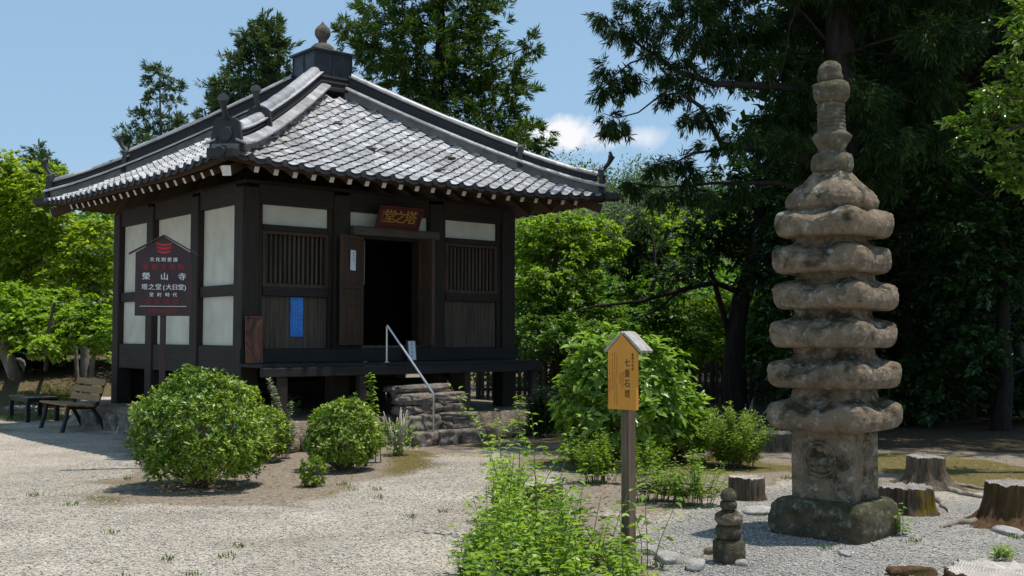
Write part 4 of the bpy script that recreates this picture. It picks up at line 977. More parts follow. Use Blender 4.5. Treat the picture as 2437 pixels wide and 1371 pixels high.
fin = round_stone('finial', [(.145, FT - .02), (.158, FT + .02), (.16, FT + .075), (.145, FT + .115), (.112, FT + .135), (.105, FT + .16), (.118, FT + .19), (.142, FT + .235), (.150, FT + .26), (.125, FT + .285), (.103, FT + .30)], .013, 3, M['tower_top'], pag, 6, .10)
prof_ = [(.103, FT + .295)]
for q in range(7):
    zz = FT + .30 + q * .032; prof_ += [(.106, zz + .004), (.106, zz + .022), (.100, zz + .026), (.100, zz + .031)]
round_stone('finial_rings', prof_, .009, 5, M['tower_top'], fin)
round_stone('finial_petals', [(.095, FT + .522), (.112, FT + .535), (.122, FT + .57, 1), (.126, FT + .62, 1), (.12, FT + .665, 1), (.10, FT + .685), (.08, FT + .69)], .016, 7, M['tower_top'], fin, 8, .10)
round_stone('finial_jewel', [(.075, FT + .685), (.092, FT + .70), (.098, FT + .73), (.090, FT + .755), (.088, FT + .765), (.09, FT + .79), (.075, FT + .825), (.045, FT + .85), (.01, FT + .858)], .014, 9, M['tower_top'], fin)

# small five-ring grave stone
p = GP(1735, 1338)
gr_ = empty('grave_stone', (p.x, p.y, p.z), R_(20), 'small mossy five-tiered stone marker left of the big stone pagoda', 'stone marker')
mb = MB(); sq_rings(mb, [(-.03, .080, 0), (0, .085, 0), (.07, .086, 0), (.135, .084, 0), (.152, .070, 0), (.155, .03, 0)], 64, 6, .007, 41, 6); mb.build('base_block', M['tower_base'], gr_, smooth=2)
round_stone('sphere_stone', [(.05, .150), (.078, .165), (.088, .20), (.083, .235), (.062, .252), (.05, .255)], .005, 4, M['tower_base'], gr_)
mb = MB(); sq_rings(mb, [(.248, .04, 0), (.252, .068, .002, 4), (.27, .084, .010, 3.5), (.30, .082, .016, 3.5), (.325, .062, .006, 3), (.345, .045, 0, 3), (.35, .02, 0, 3)], 64, 4, .006, 43, 6); mb.build('roof_stone', M['tower'], gr_, smooth=2)
round_stone('lotus_stone', [(.036, .345), (.054, .36), (.058, .385), (.052, .402), (.03, .405)], .004, 6, M['tower_base'], gr_)
round_stone('jewel_stone', [(.03, .40), (.050, .415), (.054, .44), (.045, .468), (.022, .487), (.006, .493)], .004, 8, M['tower_base'], gr_)

# ================================================================== SIGNS
p = GP(1496, 1332)
ys = empty('wooden_notice_post', (p.x, p.y, p.z), R_(-45), 'roofed yellow notice board on a square wooden post', 'sign')
ys.scale = (.84, .9, 1.0)
# local -y is the face of the board (towards front-left)
mb = MB(); mb.box((-.041, -.041, -.1), (.041, .041, 1.40)); mb.build('post', M['post_wood'], ys, False, .004)
mb = MB(); mb.prism([(-.145, 1.005), (.145, 1.005), (.145, 1.40), (0, 1.505), (-.145, 1.40)], (0, -.046, 0), (1, 0, 0), (0, 0, 1), .03)
bd = mb.build('board', M['yellow_board'], ys, False, .003)
mb = MB(); mb.prism([(-.143, 1.007), (.143, 1.007), (.143, 1.40), (0, 1.50), (-.143, 1.40)], (0, -.0445, 0), (1, 0, 0), (0, 0, 1), -.0); 
for sg in (-1, 1):
    mb = MB(); ax = Vector((sg * .185, 0, -.128)); L = ax.length; ax.normalize(); nr = Vector((-ax.z * sg, 0, ax.x * sg)).normalized()
    if nr.z < 0: nr = -nr
    q = Vector((0, 0, 1.512)); mb.obox(q + ax * (L / 2 - (.0 if sg > 0 else .004)) + nr * .011, ax * L / 2, Vector((0, .068, 0)), nr * .010)
    mb.build('roof_board', M['sign_roof_wood'], ys, False, .002)
FRM = ((0, -.0765, 0), (1, 0, 0), (0, 0, 1))
text_mesh('lettering', [('七', .057, 1.315, 1), ('重', .057, 1.245, 1), ('石', .057, 1.178, 1), ('塔', .057, 1.108, 1)], M['ink'], ys, FRM, .058)
text_mesh('small_lettering', [(c_, .112, 1.372 - .024 * k_, 1) for k_, c_ in enumerate('重要文化財')], M['ink'], ys, FRM, .022)
marks_mesh('fine_lettering', [(-.05, 1.37, 1.03), (-.072, 1.385, 1.05), (-.094, 1.38, 1.13), (.018, 1.25, 1.16), (.0, 1.25, 1.14), (-.018, 1.24, 1.17)], M['ink'], ys, FRM, .0115, seed=8)
marks_mesh('red_lettering', [(-.122, 1.33, 1.10), (-.135, 1.2, 1.03)], M['orange_red_ink'], ys, FRM, .0115, seed=9)

p = Vector(at(386, 900, 12.3)); zg = gz(p.x, p.y)
rs = empty('wooden_sign', (p.x, p.y, zg), R_(14), 'maroon gabled signboard with white and red lettering on a tall post', 'sign')
pz = lambda py: (at(386, py, 12.3).z - zg)
zb_, ze_, zp_ = pz(752), pz(603), pz(564)
mb = MB(); mb.box((-.032, -.028, -.1), (.032, .028, zb_ + .25)); mb.build('post', M['maroon_board'], rs, False, .004)
mb = MB(); mb.prism([(-.302, zb_), (.302, zb_), (.302, ze_), (0, zp_), (-.302, ze_)], (0, -.03, 0), (1, 0, 0), (0, 0, 1), .028); mb.build('board', M['maroon_board'], rs, False, .004)
for sg in (-1, 1):
    mb = MB(); a_ = Vector((0, -.045, zp_ + .012)); b_ = Vector((sg * .372, -.045, ze_ - .018)); d = (b_ - a_); L = d.length; d.normalize(); nr = Vector((-d.z, 0, d.x)) * (1 if sg > 0 else -1)
    mb.obox((a_ + b_) / 2 + nr * .002, d * (L / 2), Vector((0, .045, 0)), nr * .007); mb.build('roof_board', M['maroon_board'], rs, False, .002)
fz = lambda f: zb_ + (zp_ - zb_) * f
FR2 = ((0, -.0585, 0), (1, 0, 0), (0, 0, 1)); 
HGT = zp_ - zb_
# emblem: three stacked bracket shapes
mb = MB()
for k in range(3):
    zc = fz(.90) - k * .042
    poly = [(-.085, .024), (-.05, .012), (0, .006), (.05, .012), (.085, .024), (.078, -.002), (.035, -.014), (.03, -.02), (-.03, -.02), (-.035, -.014), (-.078, -.002)]
    sc = 1 - .06 * k
    mb.raw([(x * sc, -.0597, zc + y) for x, y in poly], [tuple(range(11))[::-1]])
mb.build('emblem', M['red_ink'], rs)
def row(chars, xs, y, sc, sx=1.0): return [(c_, x_, y, sc, sx) for c_, x_ in zip(chars, xs)]
for rw in (row('文化財愛護', [-.125, -.0625, 0, .0625, .125], fz(.705), .58), row('榮山寺', [-.185, 0.01, .20], fz(.49), 1.0), row('塔之堂(大日堂)', [-.20, -.127, -.053, .005, .058, .125, .19, .236], fz(.358), .80, .98), row('室町時代', [-.125, -.04, .045, .125], fz(.262), .56)):
    text_mesh('lettering', rw, M['white_ink'], rs, FR2, .088)
for rw in (row('重要文化財', [-.19, -.095, 0, .095, .19], fz(.61), .72), row('火気厳禁', [-.155, -.062, .04, .135], fz(.172), .68), [('HITACHI', 0, fz(.062), .62, 1.25)]):
    text_mesh('red_lettering', rw, M['dim_red_ink'], rs, FR2, .10)
mb = MB(); mb.box((-.25, -.0597, fz(.117)), (.25, -.0585, fz(.123))); mb.build('ruled_line', M['white_ink'], rs)

# ================================================================== BENCHES
bn = empty('park_bench', HW(-.86, 4.25, gz(*HW(-.86, 4.25).xy)), TH, 'brown slatted bench with black iron ends beside the hall', 'bench')
# local +x towards the wall (backrest), y along the seat
LB = .66
for k, x in enumerate((-.25, -.10, .05)):
    mb = MB(); mb.box((x - .065, -LB, .40 - .012 * k), (x + .065, LB, .43 - .012 * k)); mb.build('seat_slat', M['slat_wood'], bn, False, .006)
for k, z in enumerate((.50, .62, .745)):
    x = .19 + .045 * k; mb = MB(); mb.obox((x, 0, z), (.013, 0, -.004), (0, LB, 0), (.012, 0, .05)); mb.build('back_slat', M['slat_wood'], bn, False, .006)
for y in (-LB + .14, LB - .14):
    mb = MB()
    mb.tube([(-.33, y, -.02), (-.27, y, .2), (-.24, y, .385)], [.036, .03, .032], 8); mb.tube([(.34, y, -.02), (.24, y, .18), (.12, y, .37)], [.036, .03, .032], 8)
    mb.tube([(-.27, y, .375), (0, y, .362), (.15, y, .365), (.20, y, .42), (.25, y, .55), (.32, y, .80)], [.026, .028, .03, .03, .027, .022], 8)
    mb.build('bench_end', M['black_iron'], bn, smooth=True)
tb_ = empty('low_table', HW(-.78, 6.55, gz(*HW(-.78, 6.55).xy)), TH, 'low black slatted table standing past the brown bench', 'table')
mb = MB()
for k in range(6): mb.box((-.27 + k * .092, -.56, .40), (-.27 + k * .092 + .082, .56, .425))
mb.build('table_top', M['black_slat'], tb_, False, .004)
mb = MB(); mb.box((-.25, -.5, .34), (.26, -.47, .398)); mb.box((-.25, .47, .34), (.26, .5, .398)); mb.box((-.25, -.468, .34), (-.22, .468, .398)); mb.box((.23, -.468, .34), (.26, .468, .398)); mb.build('apron', M['black_iron'], tb_)
for x in (-.235, .245):
    for y in (-.485, .485): mb = MB(); mb.box((x - .035, y - .035, -.03), (x + .035, y + .035, .338)); mb.build('leg', M['black_iron'], tb_, False, .004)

# ================================================================== STUMPS, ROOTS, ROCKS
def stump(name, loc, r, h, seed, bark_m, cut_m, label, flare=.35, rough_=.12, tilt=0, group=None, n=120):
    mb = MB(); off = Vector((seed * 2.1, seed, 0)); prof_ = [(-.05, 1 + flare * 1.15), (.0, 1 + flare), (.12, 1 + flare * .55), (.3, 1 + flare * .22), (.6, 1.03), (.95, 1.0), (1.0, .985)]
    vs = []
    for f, rr in prof_:
        for k in range(n):
            ph = 2 * math.pi * k / n; d = Vector((math.cos(ph), math.sin(ph), 0))
            lob = rough_ * noise.noise(d * 1.7 + off) + .075 * noise.noise(d * 8 + off + Vector((0, 0, f * .5))) + .05 * noise.noise(d * 19 + off + Vector((0, 0, f * 1.2)))
            fl = (rr - 1) * (1 + 1.3 * noise.noise(d * 2.6 + off * 1.3)) + 1
            q = d * r * fl * (1 + lob); q.z = f * h + ((tilt * q.x + .018 * noise.noise(d * 4 + off) + .012 * noise.noise(d * 11 + off)) if f > .9 else 0); vs.append(q)
    m = len(prof_); f1 = [(i * n + k, i * n + (k + 1) % n, (i + 1) * n + (k + 1) % n, (i + 1) * n + k) for i in range(m - 1) for k in range(n)]
    mb.raw(vs, f1, 0)
    top = vs[-n:]; c = sum(top, Vector()) / n; rings = [[c + (p - c) * s_ + Vector((0, 0, .012 * noise.noise(p * 9 + off) * (1 if s_ < 1 else 0))) for p in top] for s_ in (1.0, .8, .55, .28)]
    tv = [p for q in rings for p in q] + [c]; tf = [(i * n + k, i * n + (k + 1) % n, (i + 1) * n + (k + 1) % n, (i + 1) * n + k) for i in range(3) for k in range(n)] + [(3 * n + k, 3 * n + (k + 1) % n, 4 * n) for k in range(n)]
    mb.raw(tv, tf, 1)
    o = mb.build(name, [bark_m, cut_m], None, smooth=True); o.location = loc
    tag(o, label, 'stump', group); return o
stump('tree_stump', GP(1778, 1188), .155, .20, 1, M['stump_bark'], M['cut_pale'], 'low pale-topped stump behind the small stone marker', .12)
sB = stump('tree_stump', GP(2205, 1158), .175, .30, 2, M['stump_bark'], M['cut_grey'], 'fluted grey stump with long surface roots right of the pagoda', .95, .42)
stump('tree_stump', GP(2160, 1220), .22, .22, 3, M['stump_moss_bark'], M['cut_grey'], 'mossy low stump close against the right of the pagoda base', .20)
stump('tree_stump', GP(2430, 1250), .26, .33, 4, M['brown_stump_bark'], M['cut_grey'], 'reddish brown stump cut by the right edge of the frame', .55, .15)
stump('tree_stump', (3.02, 6.75, gz(3.02, 6.75)), .34, .07, 5, M['brown_stump_bark'], M['cut_pale'], 'broad stump sawn off nearly level with the gravel in the corner', .06, .08)
stump('tree_stump', GP(1292, 1205), .17, .21, 6, M['stump_bark'], M['cut_pale'], 'stump half hidden by the weeds on the gravel path', .10, .12, .12)
stump('tree_stump', GP(1845, 1068), .30, .22, 7, M['stump_bark'], M['cut_grey'], 'wide grey stump in the shade just left of the pagoda', .12)
for k, pts in enumerate([[(2235, 1160), (2290, 1178), (2340, 1185), (2400, 1192), (2450, 1205)], [(2210, 1170), (2240, 1200), (2262, 1225)], [(2180, 1165), (2140, 1180), (2105, 1190)], [(2240, 1155), (2300, 1160), (2360, 1168)], [(2320, 1248), (2270, 1250), (2240, 1262)]]):
    mb = MB(); P_ = [GP(*q) + Vector((0, 0, .012)) for q in pts]
    n = len(P_); pts2 = []
    for i in range(n - 1):
        for t in range(4):
            f = t / 4; pts2.append(P_[i].lerp(P_[i + 1], f) + Vector((random.uniform(-.02, .02), random.uniform(-.02, .02), random.uniform(-.006, .01))))
    pts2.append(P_[-1] - Vector((0, 0, .03)))
    mb.tube(pts2, [.034 * (1 - .75 * i / len(pts2)) for i in range(len(pts2))], 8)
    o = mb.build('surface_root', M['root_wood'], None, smooth=True)
    tag(o, ['long bare root snaking right from the fluted stump', 'short bare root running towards the gravel from the fluted stump', 'bare root reaching left from the fluted stump to the pagoda', 'upper thin root running right behind the long root', 'thin root lying on the gravel beside the reddish stump'][k], 'root', 'surface roots around the stumps')
for k, (px, py, sx, sy, sz, lab) in enumerate([(1805, 1222, .16, .13, .04, 'flat pale slab lying beside the pale-topped stump'), (1590, 1335, .14, .08, .05, 'flat pale stone edging the weed bed right of the yellow sign'), (1535, 1318, .10, .06, .05, 'pale stone half under the weeds beside the sign post'), (1655, 1352, .12, .06, .045, 'low pale stone at the foot of the small stone marker'), (1765, 1345, .045, .035, .03, 'white pebble stone by the small stone marker'), (1690, 1318, .05, .04, .035, 'brown stone touching the small stone marker'),
     (2400, 1270, .18, .09, .03, 'flat pale slab in front of the reddish brown stump'), (2010, 1320, .07, .04, .02, 'small flat stone before the pagoda base'), (1900, 1160, .06, .05, .04, 'small stone on the moss left of the pagoda base')]):
    q = GP(px, py); rock('stone', (q.x, q.y, q.z + .01), (sx, sy, sz), random.uniform(0, 3), 70 + k, M['pale_stone'] if 'pale' in lab or 'white' in lab or 'flat' in lab else M['edge_stone'], lab, 'stone', None)

# ================================================================== FENCE
def fence(a, b, label):
    a, b = Vector(a), Vector(b); d = b - a; L = d.length; ang = math.atan2(d.y, d.x)
    root = empty('picket_fence', (a.x, a.y, gz(a.x, a.y) - .05), ang, label, 'fence', None)
    n = int(L / .125); rd = random.Random(n)
    for k in range(n):
        x = k * .125; h = .98 + rd.uniform(-.03, .03); mb = MB(); mb.prism([(x - .036, 0), (x + .036, 0), (x + .036, h - .04), (x, h), (x - .036, h - .04)], (0, .011, 0), (1, 0, 0), (0, 0, 1), .022)
        mb.build('picket', M['dark_wood'], root)
    for z in (.26, .78): mb = MB(); mb.box((0, .013, z), (L, .055, z + .07)); mb.build('rail', M['dark_beam'], root)
    for k in range(0, int(L / 1.8) + 1): mb = MB(); mb.box((k * 1.8 - .05, .057, -.2), (k * 1.8 + .05, .155, 1.02)); mb.build('fence_post', M['dark_wood'], root)
fence((-.8, 25.6, 0), (6.6, 24.2, 0), 'dark wooden picket fence behind the hydrangea and the stone pagoda')
fence((6.7, 24.15, 0), (14.0, 23.0, 0), 'dark picket fence under the cedars at the right edge')

# ================================================================== PLANTS
def twig_tubes(mb, pts_list, r0, r1, n=5):
    for pts in pts_list:
        m = len(pts); mb.tube(pts, [r0 + (r1 - r0) * i / (m - 1) for i in range(m)], n, cap=False)
def clipped_bush(name, base, rx, ry, h, seed, label, nshoot=900, group=None, skirt=.30, leaf='azalea', Lr=(.030, .058), asp=(.32, .42), kk=8, wild=1.0, six=False, cat='bush'):
    """dome of whorled shoots over a twiggy dark inside"""
    global rng
    rng = np.random.default_rng(seed)
    root = empty(name, base, 0, label, cat, group)
    lv = Leaves(); tw = MB()
    # shoots on an irregular dome
    n = nshoot; th = np.arccos(1 - rng.random(n) * 1.48); ph = rng.random(n) * 2 * np.pi
    dirs = np.stack([np.sin(th) * np.cos(ph), np.sin(th) * np.sin(ph), np.cos(th)], -1)
    off = Vector((seed, seed * 2, 0))
    rad = np.array([1 + .13 * wild * noise.noise(Vector(d) * 1.9 + off) + .07 * wild * noise.noise(Vector(d) * 4.5 + off) for d in dirs])
    rad *= rng.uniform(1 - .10 * wild, 1 + .05 * wild, n)
    C = dirs * rad[:, None] * np.array([rx, ry, h * .62]) + np.array([0, 0, h * .40])
    C[:, 2] = np.maximum(C[:, 2], h * skirt * rng.uniform(.12, 1.1, n))
    lowf = np.clip(C[:, 2] / (h * .42), 0, 1); C[:, :2] *= (.74 + .26 * lowf)[:, None]
    up = unit(dirs * .75 + np.array([0, 0, .7]) + rng.normal(size=(n, 3)) * .22)
    for k in range(kk):
        a = 2 * np.pi * k / kk + rng.random(n) * .8
        s1 = unit(np.cross(up, rdir(n))); s2 = np.cross(up, s1)
        rad_d = s1 * np.cos(a)[:, None] + s2 * np.sin(a)[:, None]
        el = rng.uniform(.15, .9, n)[:, None]
        d = unit(rad_d + up * el); L = rng.uniform(*Lr, n)
        lv.add(C + rng.normal(size=(n, 3)) * .008, d, unit(up - rad_d * .5 * el), L, L * rng.uniform(*asp, n))
    # second, deeper layer of smaller leaves
    m = n; q = rng.integers(0, n, m); C2 = C[q] * np.array([.86, .86, .90]) + rng.normal(size=(m, 3)) * .03
    for k in range(5):
        d = unit(rdir(m) + dirs[q] * .8); L = rng.uniform(Lr[0] * .9, Lr[1] * .9, m); lv.add(C2, d, rdir(m), L, L * asp[1])
    lv.build('foliage', M[leaf], root, six=six)
    lines = []
    for k in range(46):
        a = random.uniform(0, 6.28); b = rng.integers(0, n); t = Vector(C[b]) * .96; s_ = Vector((math.cos(a) * .10 * rx, math.sin(a) * .10 * ry, 0))
        mid = s_.lerp(t, .5) + Vector((random.uniform(-.04, .04), random.uniform(-.04, .04), -.03)); lines.append([s_, s_.lerp(mid, .5) + Vector((0, 0, .02)), mid, mid.lerp(t, .5), t])
    twig_tubes(tw, lines, .011, .003); tw.build('branches', M['twig'], root, smooth=2)
    return root
b1 = GP(478, 1160); clipped_bush('azalea_bush', b1, .66, .62, 1.08, 3, 'largest clipped azalea dome, in front of the side wall', 2300, wild=1.15)
b3 = GP(625, 1100); clipped_bush('azalea_bush', b3, .30, .30, .62, 5, 'low azalea peeking out behind the right of the largest azalea', 420)
b2 = GP(815, 1120); clipped_bush('azalea_bush', b2, .40, .38, .76, 7, 'mid-sized round azalea left of the stone steps', 1000, wild=1.2)
b4 = GP(745, 1158); clipped_bush('azalea_seedling', b4, .105, .10, .27, 9, 'tiny azalea seedling in bare soil before the mid-sized azalea', 60, None, .2)

def stem_plant(name, base, stems, label, cat, leafm, stemm, L=(.04, .07), asp=.5, per=26, pitch=.5, six=True, group=None, seed=1, start=.15, r=.006, whorl=2, rootrad=.05, side=.0):
    """stems: list of (dx, dy, height, lean x, lean y)"""
    global rng
    rng = np.random.default_rng(seed); rd = random.Random(seed)
    root = empty(name, base, 0, label, cat, group); lv = Leaves(); mb = MB()
    for (dx, dy, h, lx, ly) in stems:
        n = 7; pts = []
        for i in range(n + 1):
            t = i / n; pts.append(Vector((dx + lx * t ** 1.5 + .012 * math.sin(5 * t + dx * 40), dy + ly * t ** 1.5 + .012 * math.cos(4 * t + dy * 30), h * t * (1 - .06 * t))))
        mb.tube(pts, [r * (1 - .7 * i / n) for i in range(n + 1)], 5, cap=False)
        m = max(4, int(per * h / .5)); P_, D_, N_, L_ = [], [], [], []
        for q in range(m):
            t = start + (1 - start) * (q + rd.random() * .5) / m; f = t * n; i = min(n - 1, int(f)); p = pts[i].lerp(pts[i + 1], f - i)
            a0 = q * 2.4 + rd.random()
            br = 0
            if side and rd.random() < .6: br = rd.uniform(.02, side) * (1 - t * .6)
            for w in range(whorl):
                a = a0 + w * 2 * math.pi / whorl; d = Vector((math.cos(a), math.sin(a), pitch * rd.uniform(.2, 1.4) - .15))
                bp = p + Vector((math.cos(a), math.sin(a), .35)) * br
                for rep in range(1 if br < .02 else 3):
                    dd = d + Vector((rd.uniform(-.7, .7), rd.uniform(-.7, .7), rd.uniform(-.3, .4))) * (0 if rep == 0 else 1)
                    P_.append(bp + dd * .004 - Vector((math.cos(a), math.sin(a), .3)) * br * rep * .3); D_.append(dd); N_.append(Vector((-dd.x * .5 + rd.uniform(-.3, .3), -dd.y * .5 + rd.uniform(-.3, .3), 1))); L_.append(rd.uniform(*L) * (1.1 - .45 * t))
        lv.add(np.array(P_), np.array(D_), np.array(N_), np.array(L_), np.array(L_) * asp)
    mb.build('stems', stemm, root, smooth=2); lv.build('foliage', leafm, root, six=six)
    return root
def spread(n, rx, ry, h0, h1, lean, seed):
    rd = random.Random(seed); o = []
    for k in range(n):
        a, q = rd.uniform(0, 6.283), math.sqrt(rd.random()); x, y = rx * q * math.cos(a), ry * q * math.sin(a)
        o.append((x * .55, y * .55, rd.uniform(h0, h1) * (1 - .25 * q), x * lean + rd.uniform(-.06, .06), y * lean + rd.uniform(-.06, .06)))
    return o
# hydrangea mass
clipped_bush('hydrangea', GP(1478, 1108), .74, .60, 1.48, 13, 'big lush hydrangea with broad bright leaves behind the yellow sign', 640, None, .25, 'hydrangea', (.08, .15), (.44, .56), 6, 2.4, True, 'shrub')
clipped_bush('hydrangea', GP(1610, 1098), .42, .40, .90, 14, 'lower hydrangea spilling right towards the feathery shrub', 270, None, .25, 'hydrangea', (.07, .13), (.44, .56), 6, 2.4, True, 'shrub')
stem_plant('feathery_shrub', GP(1742, 1112), spread(62, .44, .36, .50, .86, .65, 5), 'fine-leaved yellow-green shrub between the hydrangea and the pagoda', 'shrub', M['spirea'], M['twig'], (.035, .06), .5, 34, .4, False, None, 5, .12, .004, 2, side=.10)
stem_plant('dark_shrub', GP(1292, 1040), spread(46, .26, .24, .6, .92, .5, 6), 'small dark glossy evergreen shrub right of the steps', 'shrub', M['camellia'], M['twig'], (.05, .08), .48, 30, .4, False, None, 6, .1, .006, 2, side=.08)
# bare dry stalks by the pagoda
mb = MB(); rd_ = random.Random(5); q = GP(1775, 1060)
for k in range(5):
    a = rd_.uniform(-.5, .5); h = rd_.uniform(.45, .65); p0 = Vector((rd_.uniform(-.06, .06), rd_.uniform(-.05, .05), 0)); p1 = p0 + Vector((a * .3, 0, h * .6)); p2 = p1 + Vector((a * .4, .05, h * .4)); mb.tube([p0, p1, p2], [.006, .004, .002], 5)
    mb.tube([p1, p1 + Vector((-a * .3 + .06, .02, h * .3))], [.003, .0015], 4)
o = mb.build('dry_stalks', M['dry_twig'], None, smooth=2); o.location = q + Vector((0, 0, .0)); tag(o, 'bare bleached stalks sticking up behind the feathery shrub', 'dry plant')
# plants by the steps
stem_plant('variegated_shrub', GP(678, 1092), [(0, 0, 1.02, -.20, .02), (.03, .03, .72, .03, 0), (-.03, .0, .88, -.12, .05), (-.02, .02, .6, -.2, .03), (.02, -.03, .48, .12, -.02), (0, .02, .35, .16, 0)], 'thin shrub with white-edged leaves between the two bigger azaleas', 'shrub', M['variegated'], M['dry_twig'], (.055, .09), .45, 44, .7, True, None, 7, .2, .006, 2)
stem_plant('leafy_plant', GP(690, 1062), [(0, 0, .30, .05, 0), (.03, .02, .24, .10, .0)], 'small broad-leaved plant at the foot of the variegated shrub', 'plant', M['hydrangea'], M['green_stem'], (.09, .13), .5, 18, .5, True, None, 8, .3, .006, 2)
stem_plant('tall_shoot', GP(893, 1102), [(0, 0, 1.12, -.06, .02), (.05, .02, .50, .06, 0)], 'tall single shoot with big pale green leaves behind the mid-sized azalea', 'plant', M['weed'], M['green_stem'], (.08, .125), .55, 19, .35, True, None, 9, .35, .007, 2)
cut = empty('cut_back_shrub', GP(945, 1085), 0, 'cut-back shrub of pale bare stalks with leaves low down, beside the steps', 'shrub')
mb = MB(); rd_ = random.Random(9)
for k in range(20):
    a = rd_.uniform(-.55, .55); b = rd_.uniform(-.3, .3); h = rd_.uniform(.32, .66); p0 = Vector((rd_.uniform(-.06, .06), rd_.uniform(-.05, .05), 0)); p2 = p0 + Vector((a * h * .8, b * h, h)); mb.tube([p0, p0.lerp(p2, .5) + Vector((rd_.uniform(-.02, .02), 0, .02)), p2], [.008, .007, .006], 6)
mb.build('stalks', M['dry_twig'], cut, smooth=2)
lv = Leaves(); rng = np.random.default_rng(4)
n = 190; P_ = np.stack([rng.normal(0, .11, n), rng.normal(0, .10, n), rng.uniform(.03, .42, n)], -1); P_[:, 0] += P_[:, 2] * rng.uniform(-.3, .35, n); lv.add(P_, unit(rdir(n) + [0, 0, .5]), unit(rdir(n) * .5 + [0, 0, 1]), rng.uniform(.05, .09, n), rng.uniform(.018, .035, n)); lv.build('foliage', M['hydrangea'], cut, six=True)
stem_plant('sapling', GP(1232, 1168), [(0, 0, .98, .03, .05)], 'slender upright sapling standing in the gravel path', 'sapling', M['weed'], M['twig'], (.06, .09), .45, 15, .25, True, None, 11, .52, .006, 2, side=.06)
# weed clumps round the yellow sign
wl = [(1205, 1222, 24, .18, .2, .35, .66, 'upright weed clump at the left of the half hidden stump'), (1425, 1150, 34, .30, .24, .35, .66, 'weed clump between the hydrangea and the sign post'), (1560, 1195, 30, .32, .24, .28, .55, 'weed clump just right of the sign post'), (1655, 1205, 32, .30, .22, .30, .58, 'weed clump between the sign post and the small stone marker'),
      (1380, 1120, 18, .2, .2, .3, .5, 'weed clump at the left foot of the hydrangea'), (1545, 1130, 20, .28, .2, .3, .5, 'weed clump at the right foot of the hydrangea behind the sign post')]
for k, (px, py, n, rx, ry, h0, h1, lab) in enumerate(wl):
    stem_plant('weed_clump', GP(px, py), spread(n, rx, ry, h0, h1, .5, 30 + k), lab, 'weeds', M['weed' if k % 2 else 'spirea'], M['green_stem'], (.03, .058), .5, 22, .35, True, 'weed clumps around the yellow sign', 40 + k, .2, .004, 2, side=.06)
# near weed bed: nobody could count its plants
rng = np.random.default_rng(77); lv = Leaves(); mb = MB(); rd_ = random.Random(77)
poly = [g2(1095, 1375), g2(1140, 1290), g2(1180, 1222), g2(1250, 1225), g2(1300, 1275), g2(1380, 1300), g2(1440, 1325), g2(1500, 1345), g2(1560, 1400), g2(1540, 1480), g2(1090, 1480)]
xs = np.array([q[0] for q in poly]); ys_ = np.array([q[1] for q in poly]); cnt = 0
while cnt < 235:
    x, y = rng.uniform(xs.min(), xs.max()), rng.uniform(ys_.min(), ys_.max())
    if not inpoly(np.array([x]), np.array([y]), poly)[0]: continue
    cnt += 1; cxn = np.clip((y - 6.2) / 2, 0, 1); edge = seg_dist(np.array([x]), np.array([y]), poly + [poly[0]])[0]
    h = rng.uniform(.10, .34) * (.5 + 1.2 * min(1, edge / .25)) * (.65 + .5 * cxn) * (2.1 if rng.random() < .10 + .22 * cxn else 1); z0 = gz(x, y); le = rng.normal(0, .12, 2) * h * 2
    pts = [Vector((x + le[0] * t ** 1.4, y + le[1] * t ** 1.4, z0 + h * t * (1 - .1 * t))) for t in (0, .25, .5, .75, 1)]
    mb.tube(pts, [.004, .0035, .003, .002, .0012], 4, cap=False)
    m = int(8 + h * 44); t = rng.uniform(.15, 1, m); f = t * 4; i = np.minimum(3, f.astype(int)); A = np.array([pts[k][:] for k in range(5)]); p = A[i] + (A[i + 1] - A[i]) * (f - i)[:, None]
    a = rng.random(m) * 6.283; d = np.stack([np.cos(a), np.sin(a), rng.uniform(-.25, .55, m)], -1); L = rng.uniform(.045, .092, m) * (1.15 - .5 * t)
    lv.add(p + d * rng.uniform(0, .045, m)[:, None], d, unit(np.stack([-d[:, 0] * .4, -d[:, 1] * .4, np.ones(m)], -1) + rng.normal(size=(m, 3)) * .25), L, L * rng.uniform(.42, .6, m))
wb = lv.build('weed_bed', M['weed'], None, six=True); tag(wb, 'thick low bed of leafy green weeds at the foot of the sign', 'weeds', None, 'stuff')
so = mb.build('weed_stems', M['green_stem'], None, smooth=2); tag(so, 'thin green stalks of the weed bed', 'weeds', None, 'stuff')
# tall thin weeds leaning by the post
stem_plant('tall_weed', GP(1500, 1345) + Vector((.06, -.1, 0)), [(0, 0, .48, -.05, 0), (.03, .0, .66, .02, .02), (.10, .0, .52, .14, 0)], 'tall pale weed with drooping leaves against the sign post foot', 'weeds', M['weed'], M['green_stem'], (.08, .13), .42, 9, -.1, True, None, 91, .25, .004, 1)
stem_plant('creeper', GP(2140, 1275), [(0, 0, .22, .0, -.01), (.02, 0, .28, .02, 0), (-.03, .0, .15, -.03, 0)], 'light green creeper on the right corner of the pagoda base', 'plant', M['weed'], M['green_stem'], (.06, .09), .8, 14, .1, True, None, 92, .1, .003, 1)
